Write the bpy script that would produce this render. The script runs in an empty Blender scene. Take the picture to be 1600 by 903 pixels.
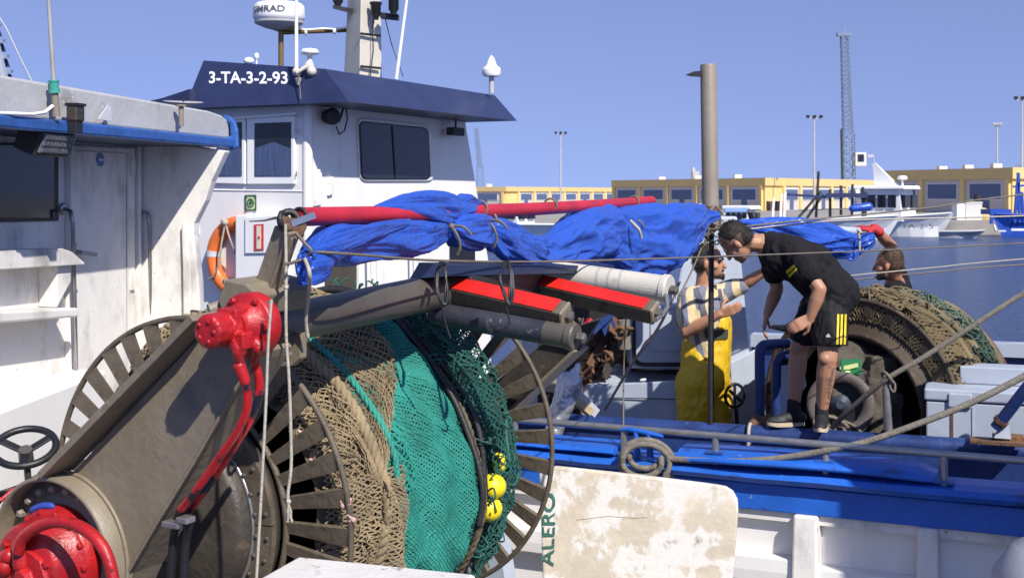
import bpy, math, random
import numpy as np
from mathutils import Vector, Matrix, noise
random.seed(7); np.random.seed(7)
SC = bpy.context.scene
COL = SC.collection
V = Vector
# ------------------------------------------------------------------ camera, sky, sun, exposure
CAMH, FPX, HX, HY = 3.2, 2000.0, 800.0, 305.0      # eye height; focal length in photo pixels; vanishing point of the view axis
cam_d = bpy.data.cameras.new('camera'); cam = bpy.data.objects.new('camera', cam_d); COL.objects.link(cam)
cam.location = (0, 0, CAMH); cam.rotation_euler = (math.radians(90), 0, 0)
cam_d.sensor_width = 36; cam_d.lens = 45; cam_d.shift_y = -(451.5 - HY) / 1600
cam_d.clip_start = 0.1; cam_d.clip_end = 6000
cam_d.dof.use_dof = True; cam_d.dof.focus_distance = 5.6; cam_d.dof.aperture_fstop = 9
SC.camera = cam
SUN = V((.36, -.64, .68)).normalized()
w = bpy.data.worlds.new('World'); SC.world = w; w.use_nodes = True
wn = w.node_tree; bg = wn.nodes['Background']
sky = wn.nodes.new('ShaderNodeTexSky'); sky.sky_type = 'NISHITA'; sky.sun_disc = False
sky.sun_elevation = math.asin(SUN.z); sky.sun_rotation = math.atan2(SUN.x, SUN.y)
sky.air_density = 1.0; sky.dust_density = 0.0; sky.ozone_density = 4.0
gco = wn.nodes.new('ShaderNodeTexCoord'); lift = wn.nodes.new('ShaderNodeVectorMath'); lift.operation = 'ADD'; lift.inputs[1].default_value = (0, 0, .31)   # clear dry air: no pale band at the horizon
nrm = wn.nodes.new('ShaderNodeVectorMath'); nrm.operation = 'NORMALIZE'
wn.links.new(gco.outputs['Generated'], lift.inputs[0]); wn.links.new(lift.outputs[0], nrm.inputs[0]); wn.links.new(nrm.outputs[0], sky.inputs[0])
tint = wn.nodes.new('ShaderNodeMix'); tint.data_type = 'RGBA'; tint.blend_type = 'MULTIPLY'
tint.inputs[0].default_value = 1; tint.inputs[7].default_value = (1.25, .965, 1.04, 1)
wn.links.new(sky.outputs[0], tint.inputs[6]); wn.links.new(tint.outputs[2], bg.inputs[0])
bg.inputs[1].default_value = 0.143
sl = bpy.data.lights.new('sun', 'SUN'); so = bpy.data.objects.new('sun', sl); COL.objects.link(so)
sl.energy = 5.0; sl.angle = math.radians(.55); sl.color = (1, .95, .87)
so.rotation_euler = (-SUN).to_track_quat('-Z', 'Y').to_euler(); so.location = (8, -10, 14)
SC.view_settings.view_transform = 'Standard'; SC.view_settings.look = 'None'
SC.view_settings.exposure = 0.33; SC.view_settings.gamma = 1; SC.view_settings.use_curve_mapping = False

# ------------------------------------------------------------------ helpers
def P(px, py, Y):
    "the point at distance Y that the photograph shows at (px, py)"
    return V(((px - HX) / FPX * Y, Y, CAMH - (py - HY) / FPX * Y))
def PZ(px, py, z):
    Y = (CAMH - z) * FPX / (py - HY); return P(px, py, Y)
def onplane(px, py, p0, n):
    d = V(((px - HX) / FPX, 1, -(py - HY) / FPX)); c = V((0, 0, CAMH))
    return c + d * ((p0 - c).dot(n) / d.dot(n))
def basis(d):
    d = d.normalized(); h = V((0, 0, 1)) if abs(d.z) < .95 else V((1, 0, 0))
    x = h.cross(d).normalized(); return x, d.cross(x), d

class MB:
    def __init__(s): s.v = []; s.f = []; s.sm = []
    def add(s, vs, fs, smooth=False):
        k = len(s.v); s.v += [V(v) for v in vs]
        for f in fs: s.f.append(tuple(i + k for i in f)); s.sm.append(smooth)
        return s
    def hexa(s, a, b):
        "two matching quads a (4) and b (4) joined to a solid"
        return s.add(list(a) + list(b), [(3, 2, 1, 0), (4, 5, 6, 7), (0, 1, 5, 4), (1, 2, 6, 5), (2, 3, 7, 6), (3, 0, 4, 7)])
    def box(s, c, x, y, z):
        c = V(c); x = V(x); y = V(y); z = V(z)
        q = [c - x - y - z, c + x - y - z, c + x + y - z, c - x + y - z]
        return s.hexa(q, [p + 2 * z for p in q])
    def abox(s, x0, x1, y0, y1, z0, z1):
        return s.box(((x0 + x1) / 2, (y0 + y1) / 2, (z0 + z1) / 2), ((x1 - x0) / 2, 0, 0), (0, (y1 - y0) / 2, 0), (0, 0, (z1 - z0) / 2))
    def bar(s, p, q, w, h, up=(0, 0, 1)):
        p = V(p); q = V(q); d = q - p; up = V(up)
        x = d.cross(up)
        if x.length < 1e-6: x = d.cross(V((1, 0, 0)))
        x.normalize(); u = x.cross(d).normalized()
        return s.box((p + q) / 2, x * w / 2, d / 2, u * h / 2)
    def prism(s, poly, ext):
        n = len(poly); poly = [V(p) for p in poly]; ext = V(ext)
        return s.add(poly + [p + ext for p in poly],
                     [tuple(range(n))[::-1], tuple(range(n, 2 * n))] + [(i, (i + 1) % n, n + (i + 1) % n, n + i) for i in range(n)])
    def tube(s, pts, r, n=8, caps=True, smooth=True):
        pts = [V(p) for p in pts]; m = len(pts); vs = []; fs = []
        rr = r if isinstance(r, (list, tuple)) else [r] * m
        t0 = (pts[1] - pts[0]).normalized(); x, y, _ = basis(t0)
        for i, p in enumerate(pts):
            a = pts[max(i - 1, 0)]; b = pts[min(i + 1, m - 1)]; t = (b - a)
            if t.length > 1e-9:
                t.normalize(); x = (x - t * x.dot(t)).normalized(); y = t.cross(x)
            for k in range(n):
                an = 2 * math.pi * k / n; vs.append(p + (x * math.cos(an) + y * math.sin(an)) * rr[i])
        for i in range(m - 1):
            for k in range(n):
                k2 = (k + 1) % n; fs.append((i * n + k, i * n + k2, (i + 1) * n + k2, (i + 1) * n + k))
        s.add(vs, fs, smooth)
        if caps:
            s.add(vs[:n], [tuple(range(n))[::-1]]); s.add(vs[-n:], [tuple(range(n))])
        return s
    def cyl(s, p, q, r0, r1=None, n=16):
        return s.tube([p, q], [r0, r0 if r1 is None else r1], n)
    def lathe(s, p, axis, prof, n=24, smooth=True, close=True):
        "prof = [(distance along axis, radius)]"
        p = V(p); x, y, d = basis(V(axis)); vs = []; fs = []
        for (h, r) in prof:
            for k in range(n):
                a = 2 * math.pi * k / n; vs.append(p + d * h + (x * math.cos(a) + y * math.sin(a)) * r)
        m = len(prof)
        for i in range(m - 1):
            for k in range(n):
                k2 = (k + 1) % n; fs.append((i * n + k, i * n + k2, (i + 1) * n + k2, (i + 1) * n + k))
        s.add(vs, fs, smooth)
        if close:
            if prof[0][1] > 1e-4: s.add(vs[:n], [tuple(range(n))[::-1]])
            if prof[-1][1] > 1e-4: s.add(vs[-n:], [tuple(range(n))])
        return s
    def torus(s, c, axis, R, r, n=48, m=8, a0=0, a1=2 * math.pi):
        c = V(c); x, y, d = basis(V(axis))
        full = abs(a1 - a0 - 2 * math.pi) < 1e-6
        pts = [c + (x * math.cos(a0 + (a1 - a0) * i / n) + y * math.sin(a0 + (a1 - a0) * i / n)) * R for i in range(n + 1)]
        return s.tube(pts, r, m, caps=not full)
    def ell(s, c, rx, ry, rz, n=14, m=10):
        "ellipsoid; rx, ry, rz are vectors"
        c = V(c); rx = V(rx); ry = V(ry); rz = V(rz); vs = []; fs = []
        for i in range(1, m):
            t = math.pi * i / m
            for k in range(n):
                a = 2 * math.pi * k / n
                vs.append(c + rz * math.cos(t) + (rx * math.cos(a) + ry * math.sin(a)) * math.sin(t))
        vs += [c + rz, c - rz]; N = len(vs)
        for i in range(m - 2):
            for k in range(n):
                k2 = (k + 1) % n; fs.append((i * n + k, (i + 1) * n + k, (i + 1) * n + k2, i * n + k2))
        for k in range(n):
            k2 = (k + 1) % n; fs.append((N - 2, k, k2)); fs.append((N - 1, (m - 2) * n + k2, (m - 2) * n + k))
        return s.add(vs, fs, True)
    def ball(s, c, r, n=14, m=10):
        return s.ell(c, (r, 0, 0), (0, r, 0), (0, 0, r), n, m)
    def cap(s, p, q, r0, r1, n=12):
        "tapered capsule"
        p = V(p); q = V(q); d = q - p; L = max(d.length, 1e-5)
        if d.length < 1e-5: return s.ball(p, max(r0, r1))
        prof = [(-r0 * math.cos(t), max(r0 * math.sin(t), 1e-5)) for t in [0, .4, .8, 1.2, math.pi / 2]]
        prof += [(L + r1 * math.sin(t), max(r1 * math.cos(t), 1e-5)) for t in [0, .4, .8, 1.2, math.pi / 2]]
        return s.lathe(p, d, prof, n)
    def loft(s, rings, caps=True, smooth=True):
        n = len(rings[0]); vs = [p for r in rings for p in r]; fs = []
        for i in range(len(rings) - 1):
            for k in range(n):
                k2 = (k + 1) % n; fs.append((i * n + k, i * n + k2, (i + 1) * n + k2, (i + 1) * n + k))
        s.add(vs, fs, smooth)
        if caps: s.add(rings[0], [tuple(range(n))[::-1]]); s.add(rings[-1], [tuple(range(n))])
        return s

WL = {}
def mesh_of(mb, off, m, name):
    me = bpy.data.meshes.new(name)
    me.from_pydata([v - off for v in mb.v], [], mb.f); me.update()
    me.polygons.foreach_set('use_smooth', mb.sm)
    if m: me.materials.append(m)
    return me
def fin(o, bevel):
    if bevel:
        b = o.modifiers.new('bevel', 'BEVEL'); b.width = bevel; b.segments = 2; b.limit_method = 'ANGLE'; b.angle_limit = math.radians(50)
def part(name, mb, m, parent, bevel=0, label=None, kind=None):
    off = WL[parent.name]
    me = mb if isinstance(mb, bpy.types.Mesh) else mesh_of(mb, off, m, name)
    o = bpy.data.objects.new(name, me); COL.objects.link(o); o.parent = parent; WL[o.name] = off; fin(o, bevel)
    if label: o['label'] = label
    if kind: o['kind'] = kind
    return o
def tag(o, label, cat, group=None, kind=None):
    if label: o['label'] = label
    if cat: o['category'] = cat
    if group: o['group'] = group
    if kind: o['kind'] = kind
def thing(name, label, cat, loc, group=None):
    o = bpy.data.objects.new(name, None); COL.objects.link(o); o.location = V(loc); o.empty_display_size = .1
    WL[o.name] = V(loc); tag(o, label, cat, group); return o
def solo(name, mb, m, label, cat, group=None, kind=None, bevel=0):
    xs = [v.x for v in mb.v]; ys = [v.y for v in mb.v]; zs = [v.z for v in mb.v]
    c = V(((min(xs) + max(xs)) / 2, (min(ys) + max(ys)) / 2, min(zs)))
    o = bpy.data.objects.new(name, mesh_of(mb, c, m, name)); o.location = c; COL.objects.link(o); WL[o.name] = c
    tag(o, label, cat, group, kind); fin(o, bevel); return o
def struct(name, mb, m):
    return solo(name, mb, m, None, None, kind='structure')
def place(name, me, parent, world):
    o = bpy.data.objects.new(name, me); COL.objects.link(o); o.parent = parent
    o.matrix_basis = Matrix.Translation(-WL[parent.name]) @ world; WL[o.name] = world.translation.copy(); return o

def bolts(name, items, r, h, m_, parent, wash=False):
    "each bolt head a part of its own; items = (point, outward direction)"
    mb = MB().lathe((0, 0, 0), (0, 0, 1), [(0, r), (h * .75, r), (h, r * .6)], 6, smooth=False); me = mesh_of(mb, V((0, 0, 0)), m_, name)
    for p, d in items:
        x, y, z = basis(d); M = Matrix((x, y, z)).transposed().to_4x4() @ Matrix.Rotation(random.uniform(0, 1), 4, 'Z'); M.translation = p; place(name, me, parent, M)
# ------------------------------------------------------------------ materials
def lin(c):
    return tuple(((x / 255) / 12.92 if x / 255 <= .04045 else ((x / 255 + .055) / 1.055) ** 2.4) for x in c)
MATS = {}
def mat(name, col, rough=.5, metal=0, var=.18, scale=6, bump=.15, bscale=60, spots=None, spot_lo=.62, spot_w=.05, spot_scale=5,
        spots2=None, s2_lo=.62, s2_w=.03, s2_scale=20, stretch=(1, 1, 1), coat=0, detail=6, subsurface=0, spec=.5):
    m = bpy.data.materials.new(name); m.use_nodes = True; nt = m.node_tree; N = nt.nodes; Lk = nt.links
    b = N['Principled BSDF']; b.inputs['Roughness'].default_value = rough; b.inputs['Metallic'].default_value = metal
    b.inputs['Coat Weight'].default_value = coat; b.inputs['Specular IOR Level'].default_value = spec
    if subsurface: b.inputs['Subsurface Weight'].default_value = subsurface; b.inputs['Subsurface Scale'].default_value = .01
    tc = N.new('ShaderNodeTexCoord'); mp = N.new('ShaderNodeMapping'); mp.inputs['Scale'].default_value = stretch
    Lk.new(tc.outputs['Object'], mp.inputs['Vector'])
    def noi(sc, det=detail, ro=.6):
        n = N.new('ShaderNodeTexNoise'); n.inputs['Scale'].default_value = sc; n.inputs['Detail'].default_value = det
        n.inputs['Roughness'].default_value = ro; Lk.new(mp.outputs[0], n.inputs['Vector']); return n
    def mix(fac, a, c):
        x = N.new('ShaderNodeMix'); x.data_type = 'RGBA'
        for s_, v in ((0, fac), (6, a), (7, c)):
            if isinstance(v, tuple): x.inputs[s_].default_value = (*v[:3], 1)
            else: Lk.new(v, x.inputs[s_])
        return x.outputs[2]
    n1 = noi(scale)
    rp = N.new('ShaderNodeValToRGB'); rp.color_ramp.elements[0].position = .3; rp.color_ramp.elements[1].position = .7
    Lk.new(n1.outputs[0], rp.inputs[0])
    c = mix(rp.outputs[0], tuple(x * (1 - var) for x in col), tuple(min(x * (1 + var), .95) for x in col))
    for (sp, lo, wd, ss) in ((spots, spot_lo, spot_w, spot_scale), (spots2, s2_lo, s2_w, s2_scale)):
        if sp:
            n2 = noi(ss, 8, .65); r2 = N.new('ShaderNodeValToRGB'); r2.color_ramp.elements[0].position = lo; r2.color_ramp.elements[1].position = min(lo + wd, 1)
            Lk.new(n2.outputs[0], r2.inputs[0]); c = mix(r2.outputs[0], c, sp)
    Lk.new(c, b.inputs['Base Color'])
    if bump:
        n3 = noi(bscale, 4); bp = N.new('ShaderNodeBump'); bp.inputs['Strength'].default_value = bump; bp.inputs['Distance'].default_value = .01
        Lk.new(n3.outputs[0], bp.inputs['Height']); Lk.new(bp.outputs[0], b.inputs['Normal'])
        rm = N.new('ShaderNodeMapRange'); rm.inputs[3].default_value = max(rough - .12, .03); rm.inputs[4].default_value = min(rough + .15, 1)
        Lk.new(n1.outputs[0], rm.inputs[0]); Lk.new(rm.outputs[0], b.inputs['Roughness'])
    MATS[name] = m; return m
rust = (.16, .07, .03)
M_white = mat('white_boat_paint', (.755, .735, .705), .42, var=.05, scale=3, bump=.12, bscale=14, spots=(.52, .49, .44), spot_lo=.60, spot_w=.2, spot_scale=3.5, spots2=(.34, .23, .14), s2_lo=.70, s2_w=.07, s2_scale=24, stretch=(1, 1, .22))
M_whiteD = mat('dirty_white_paint', (.745, .715, .665), .5, var=.08, scale=2.5, bump=.25, bscale=12, spots=(.34, .32, .29), spot_lo=.50, spot_w=.25, spot_scale=4, spots2=(.16, .13, .11), s2_lo=.665, s2_w=.05, s2_scale=30, stretch=(1, 1, .55))
M_pvc = mat('white_frame', (.80, .80, .78), .35, var=.03, bump=.03)
M_navy = mat('navy_paint', (.022, .031, .085), .38, var=.15, scale=4, bump=.1, bscale=20, spots=(.10, .12, .2), spot_lo=.72, spot_w=.08, spot_scale=12)
M_glass = mat('dark_glass', (.012, .016, .028), .08, var=.3, scale=3, bump=0)
M_curtain = mat('blue_curtain', (.05, .08, .17), .8, var=.4, scale=14, bump=.1, stretch=(6, 6, .3))
M_greyfascia = mat('grey_fascia', (.42, .42, .42), .6, var=.1, scale=3, bump=.3, bscale=25, spots=(.20, .19, .18), spot_lo=.6, spot_w=.15, spot_scale=7, spots2=(.62, .60, .56), s2_lo=.66, s2_w=.04, s2_scale=14)
M_bluetrim = mat('blue_trim', (.028, .095, .32), .45, var=.25, scale=9, bump=.3, spots=(.25, .28, .33), spot_lo=.66, spot_w=.06, spot_scale=22)
M_blue = mat('bright_blue_paint', (.016, .112, .50), .38, var=.16, scale=5, bump=.2, bscale=22, spots=(.26, .32, .42), spot_lo=.66, spot_w=.04, spot_scale=22, spots2=(.02, .04, .12), s2_lo=.60, s2_w=.12, s2_scale=8)
M_blue2 = mat('deep_blue_paint', (.016, .038, .145), .42, var=.3, scale=6, bump=.3, bscale=25, spots=(.07, .11, .25), spot_lo=.62, spot_w=.12, spot_scale=10, spots2=rust, s2_lo=.74, s2_w=.03, s2_scale=20)
M_bluegrey = mat('blue_grey_paint', (.36, .40, .47), .5, var=.08, scale=3, bump=.25, bscale=14, spots=(.52, .53, .55), spot_lo=.64, spot_w=.1, spot_scale=8, spots2=(.20, .13, .08), s2_lo=.73, s2_w=.04, s2_scale=12)
M_steelpaint = mat('taupe_steel', (.205, .168, .118), .48, var=.14, scale=5, bump=.3, bscale=30, spots=(.10, .085, .065), spot_lo=.58, spot_w=.15, spot_scale=6, spots2=(.33, .31, .28), s2_lo=.73, s2_w=.03, s2_scale=22)
M_steeldk = mat('dark_worn_steel', (.062, .052, .042), .5, metal=.2, var=.3, scale=7, bump=.4, bscale=40, spots=(.16, .11, .07), spot_lo=.6, spot_w=.1, spot_scale=13)
M_slat = mat('worn_drum_slat', (.105, .083, .058), .6, var=.3, scale=9, bump=.4, bscale=40, spots=(.05, .035, .025), spot_lo=.58, spot_w=.12, spot_scale=15)
M_beam = mat('grey_beam_steel', (.115, .102, .084), .42, metal=.25, var=.18, scale=4, bump=.25, bscale=20, spots=(.09, .075, .055), spot_lo=.58, spot_w=.15, spot_scale=7, stretch=(1, 1, 1))
M_inox = mat('stainless_rail', (.36, .35, .34), .32, metal=.75, var=.15, scale=14, bump=.1, spots=(.2, .16, .12), spot_lo=.68, spot_w=.1, spot_scale=20)
M_red = mat('red_gloss_paint', (.36, .010, .012), .36, var=.3, scale=9, bump=.3, bscale=60, coat=.08, spots=(.20, .010, .012), spot_lo=.58, spot_w=.12, spot_scale=12, spots2=(.05, .02, .018), s2_lo=.66, s2_w=.04, s2_scale=24)
M_redbar = mat('fresh_red_paint', (.56, .016, .010), .42, var=.1, scale=8, bump=.2, bscale=30, spots=(.40, .01, .01), spot_lo=.70, spot_w=.05, spot_scale=14)
M_boom = mat('faded_red_boom', (.44, .014, .028), .42, var=.25, scale=6, bump=.25, bscale=30, spots=(.22, .02, .02), spot_lo=.6, spot_w=.1, spot_scale=12, spots2=(.35, .2, .2), s2_lo=.75, s2_w=.02, s2_scale=40)
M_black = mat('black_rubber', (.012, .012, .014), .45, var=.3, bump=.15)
M_dark = mat('dark_metal', (.03, .028, .028), .5, metal=.3, var=.4, bump=.3, spots=rust, spot_lo=.66, spot_w=.06, spot_scale=16)
M_rust = mat('rusty_iron', (.12, .062, .034), .75, var=.5, scale=10, bump=.7, bscale=30, spots=(.26, .10, .035), spot_lo=.56, spot_w=.1, spot_scale=14, spots2=(.035, .028, .025), s2_lo=.6, s2_w=.06, s2_scale=9)
M_polebrown = mat('brown_grey_pole', (.235, .195, .155), .55, var=.12, scale=4, bump=.2, spots=(.13, .10, .08), spot_lo=.68, spot_w=.06, spot_scale=16)
M_tarp = mat('blue_tarpaulin', (.026, .086, .44), .20, var=.05, scale=3, bump=.75, bscale=26, detail=2, spots=(.03, .11, .52), spot_lo=.6, spot_w=.3, spot_scale=2.5)
def crinkle(m):
    nt = m.node_tree; N = nt.nodes; L = nt.links; b = N['Principled BSDF']; tc = N.new('ShaderNodeTexCoord'); last = None
    for (sc, dist, dd, st) in ((4, 1.2, .06, .35), (18, 1.2, .008, .35), (75, .8, .004, .7)):
        n = N.new('ShaderNodeTexNoise'); n.noise_type = 'RIDGED_MULTIFRACTAL'; n.inputs['Scale'].default_value = sc; n.inputs['Detail'].default_value = 3; n.inputs['Distortion'].default_value = dist; L.new(tc.outputs['Object'], n.inputs['Vector'])
        bp = N.new('ShaderNodeBump'); bp.inputs['Strength'].default_value = st; bp.inputs['Distance'].default_value = dd; L.new(n.outputs[0], bp.inputs['Height'])
        if last: L.new(last.outputs[0], bp.inputs['Normal'])
        last = bp
    L.new(last.outputs[0], b.inputs['Normal'])
crinkle(M_tarp)
M_rope = mat('grey_rope', (.185, .165, .135), .85, var=.25, scale=30, bump=.9, bscale=90, spots=(.12, .11, .09), spot_lo=.58, spot_w=.1, spot_scale=18)
M_string = mat('pale_twine', (.42, .38, .31), .85, var=.2, scale=60, bump=.5, bscale=200)
M_wire = mat('brown_wire_line', (.15, .125, .095), .6, var=.2, scale=20, bump=.2)
M_tan = mat('tan_netting', (.27, .205, .118), .85, var=.35, scale=10, bump=.5, bscale=120)
M_green = mat('green_netting', (.024, .245, .190), .65, var=.3, scale=8, bump=.5, bscale=120)
M_green2 = mat('dark_green_netting', (.016, .095, .075), .7, var=.35, scale=8, bump=.5, bscale=120, spots=(.10, .11, .08), spot_lo=.6, spot_w=.1, spot_scale=6)
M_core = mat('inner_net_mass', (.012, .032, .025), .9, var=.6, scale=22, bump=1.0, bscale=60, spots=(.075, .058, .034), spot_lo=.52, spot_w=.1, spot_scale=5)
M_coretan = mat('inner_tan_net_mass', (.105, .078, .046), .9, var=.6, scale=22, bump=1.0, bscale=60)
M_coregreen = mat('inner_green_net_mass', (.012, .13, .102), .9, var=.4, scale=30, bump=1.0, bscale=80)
M_yellow = mat('yellow_float', (.78, .62, .012), .4, var=.08, bump=.05)
M_orange = mat('orange_ring', (.74, .17, .035), .45, var=.08, bump=.1, spots=(.85, .32, .15), spot_lo=.66, spot_w=.1, spot_scale=9)
M_tape = mat('reflective_tape', (.55, .56, .58), .4, var=.1)
M_silver = mat('silver_tape', (.55, .55, .56), .38, metal=.7, var=.15, scale=10, bump=.6, bscale=30)
M_wood = mat('bare_timber', (.42, .33, .20), .7, var=.2, scale=4, stretch=(1, 1, 8), bump=.3)
M_panel = mat('peeling_panel', (.54, .47, .365), .65, var=.16, scale=5, bump=.35, bscale=30, spots=(.66, .63, .585), spot_lo=.45, spot_w=.035, spot_scale=3.8, spots2=(.30, .25, .19), s2_lo=.60, s2_w=.10, s2_scale=8)
M_boxw = mat('speckled_white_lid', (.66, .63, .61), .55, var=.08, scale=6, bump=.3, bscale=30, spots=(.33, .30, .27), spot_lo=.60, spot_w=.05, spot_scale=16)
M_deck = mat('deck_grey', (.10, .10, .10), .8, var=.3, scale=4, bump=.4, spots=(.05, .045, .04), spot_lo=.55, spot_w=.2, spot_scale=3)
M_roller = mat('white_roller', (.55, .52, .45), .35, var=.08, bump=.1, scale=6, spots=(.38, .33, .25), spot_lo=.60, spot_w=.1, spot_scale=7)
M_greenpaint = mat('green_spray', (.03, .13, .09), .6, var=.5, scale=30, bump=0, spots=(.5, .48, .42), spot_lo=.58, spot_w=.08, spot_scale=26)
M_lens = mat('lamp_lens', (.12, .125, .14), .25, var=.35, scale=60, bump=.5, bscale=90)
M_sign_g = mat('green_sign', (.045, .12, .06), .5, var=.1, bump=0); M_sign_y = mat('sign_glow_yellow', (.55, .62, .33), .5, var=.1, bump=0)
M_sign_r = mat('red_sign', (.55, .04, .06), .5, var=.1, bump=0); M_sign_c = mat('cream_sign', (.70, .64, .50), .5, var=.1, bump=0)
M_sticker = mat('blue_sticker', (.10, .22, .48), .5, var=.1, bump=0)
M_text = mat('white_lettering', (.82, .82, .84), .5, var=.03, bump=0); M_greytext = mat('grey_lettering', (.10, .10, .12), .5, var=.03, bump=0)
M_greentape = mat('green_tape', (.05, .33, .25), .5, var=.2)

def text_mesh(txt, p, right, up, width, height=None, depth=.002, bold=.012):
    cu = bpy.data.curves.new('t', 'FONT'); cu.body = txt; cu.offset = bold; cu.extrude = .0
    ob = bpy.data.objects.new('t', cu); COL.objects.link(ob)
    dg = bpy.context.evaluated_depsgraph_get(); me = bpy.data.meshes.new_from_object(ob.evaluated_get(dg))
    bpy.data.objects.remove(ob)
    xs = [v.co.x for v in me.vertices]; ys = [v.co.y for v in me.vertices]
    x0, x1, y0, y1 = min(xs), max(xs), min(ys), max(ys)
    sx = width / (x1 - x0); sy = sx if height is None else height / (y1 - y0)
    right = V(right).normalized(); up = V(up).normalized(); nn = right.cross(up).normalized()
    mb = MB(); vs = [V(p) + right * (v.co.x - x0) * sx + up * (v.co.y - y0) * sy + nn * depth for v in me.vertices]
    mb.add(vs, [tuple(pl.vertices) for pl in me.polygons]); return mb

def netting(fn, nu, nv, r, jit=.0, twist=0., wrap=False):
    "diamond netting: real strands over the surface fn(u, v), u and v in 0..1 (arrays)"
    ii, jj = np.meshgrid(np.arange(nu + 1), np.arange(nv + 1), indexing='ij')
    u = ii / nu + jit / nu * np.random.uniform(-1, 1, ii.shape); v = (jj + .5 * (ii % 2)) / (nv + .5) + jit / nv * np.random.uniform(-1, 1, ii.shape)
    pt = fn(u, v); A = []; B = []
    for i in range(nu):
        if i % 2 == 0:
            A += [pt[i, :], pt[i, 1:]]; B += [pt[i + 1, :], pt[i + 1, :-1]]
        else:
            A += [pt[i, :], pt[i, :-1]]; B += [pt[i + 1, :], pt[i + 1, 1:]]
    A = np.concatenate(A); B = np.concatenate(B); return strands(A, B, r)
def strands(A, B, r):
    d = B - A; L = np.linalg.norm(d, axis=1, keepdims=True); d = d / np.maximum(L, 1e-6)
    h = np.where(np.abs(d[:, 2:3]) < .9, np.array([[0, 0, 1.]]), np.array([[1., 0, 0]]))
    x = np.cross(h, d); x /= np.linalg.norm(x, axis=1, keepdims=True); y = np.cross(d, x)
    vs = []
    for e in (A, B):
        for k in range(3):
            a = 2 * math.pi * k / 3; vs.append(e + (x * math.cos(a) + y * math.sin(a)) * r)
    n = len(A); vs = np.stack(vs, 1).reshape(-1, 3)
    base = (np.arange(n) * 6)[:, None]; fs = np.concatenate([base + np.array([[0, 1, 4, 3]]), base + np.array([[1, 2, 5, 4]]), base + np.array([[2, 0, 3, 5]])])
    return vs, fs
def np_part(name, vs, fs, m, parent, kind=None):
    off = np.array(WL[parent.name]); me = bpy.data.meshes.new(name)
    me.from_pydata((vs - off).tolist(), [], fs.tolist()); me.update(); me.materials.append(m)
    o = bpy.data.objects.new(name, me); COL.objects.link(o); o.parent = parent; WL[o.name] = V(off)
    if kind: o['kind'] = kind
    return o
def remeshed(mb, voxel=.007, smooth=3, disp=0, dscale=12):
    me = mesh_of(mb, V((0, 0, 0)), None, 'tmp'); o = bpy.data.objects.new('tmp', me); COL.objects.link(o)
    r = o.modifiers.new('r', 'REMESH'); r.mode = 'VOXEL'; r.voxel_size = voxel; r.use_smooth_shade = True
    s_ = o.modifiers.new('s', 'SMOOTH'); s_.factor = .5; s_.iterations = smooth
    dg = bpy.context.evaluated_depsgraph_get(); out = bpy.data.meshes.new_from_object(o.evaluated_get(dg)); bpy.data.objects.remove(o)
    res = MB(); vs = [v.co.copy() for v in out.vertices]
    if disp:
        for i, v in enumerate(out.vertices):
            q = V((v.co.x, v.co.y, v.co.z * .6)) * dscale
            k = noise.noise(q) + .5 * (1 - abs(noise.noise(q * 2.1)) * 2)
            vs[i] = v.co + v.normal * disp * k
    res.add(vs, [tuple(p.vertices) for p in out.polygons], True); return res
# ------------------------------------------------------------------ the setting: water, quay
def water_mat():
    m = bpy.data.materials.new('harbour_water'); m.use_nodes = True; nt = m.node_tree; N = nt.nodes; L = nt.links
    b = N['Principled BSDF']; b.inputs['Base Color'].default_value = (.058, .100, .225, 1); b.inputs['Roughness'].default_value = .2; b.inputs['IOR'].default_value = 1.33; b.inputs['Specular IOR Level'].default_value = .10
    tc = N.new('ShaderNodeTexCoord'); mp = N.new('ShaderNodeMapping'); mp.inputs['Scale'].default_value = (.55, 1.0, 1); L.new(tc.outputs['Object'], mp.inputs[0])
    a = N.new('ShaderNodeTexNoise'); a.inputs['Scale'].default_value = 2.4; a.inputs['Detail'].default_value = 8; a.inputs['Roughness'].default_value = .65; L.new(mp.outputs[0], a.inputs['Vector'])
    c = N.new('ShaderNodeTexNoise'); c.inputs['Scale'].default_value = .09; c.inputs['Detail'].default_value = 3; L.new(mp.outputs[0], c.inputs['Vector'])
    ad = N.new('ShaderNodeMath'); ad.operation = 'MULTIPLY_ADD'; ad.inputs[1].default_value = 2.5; L.new(c.outputs[0], ad.inputs[0]); L.new(a.outputs[0], ad.inputs[2])
    bp = N.new('ShaderNodeBump'); bp.inputs['Strength'].default_value = .8; bp.inputs['Distance'].default_value = 1.3; L.new(ad.outputs[0], bp.inputs['Height']); L.new(bp.outputs[0], b.inputs['Normal'])
    return m
struct('water', MB().add([(-1500, -60, 0), (1500, -60, 0), (1500, 3000, 0), (-1500, 3000, 0)], [(0, 1, 2, 3)]), water_mat())
M_conc = mat('quay_concrete', (.30, .28, .25), .85, var=.2, scale=.4, bump=.4, bscale=4, spots=(.16, .15, .13), spot_lo=.55, spot_w=.15, spot_scale=.25)
struct('quay', MB().abox(-400, 600, 104, 900, -2, 1.15), M_conc)

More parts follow.
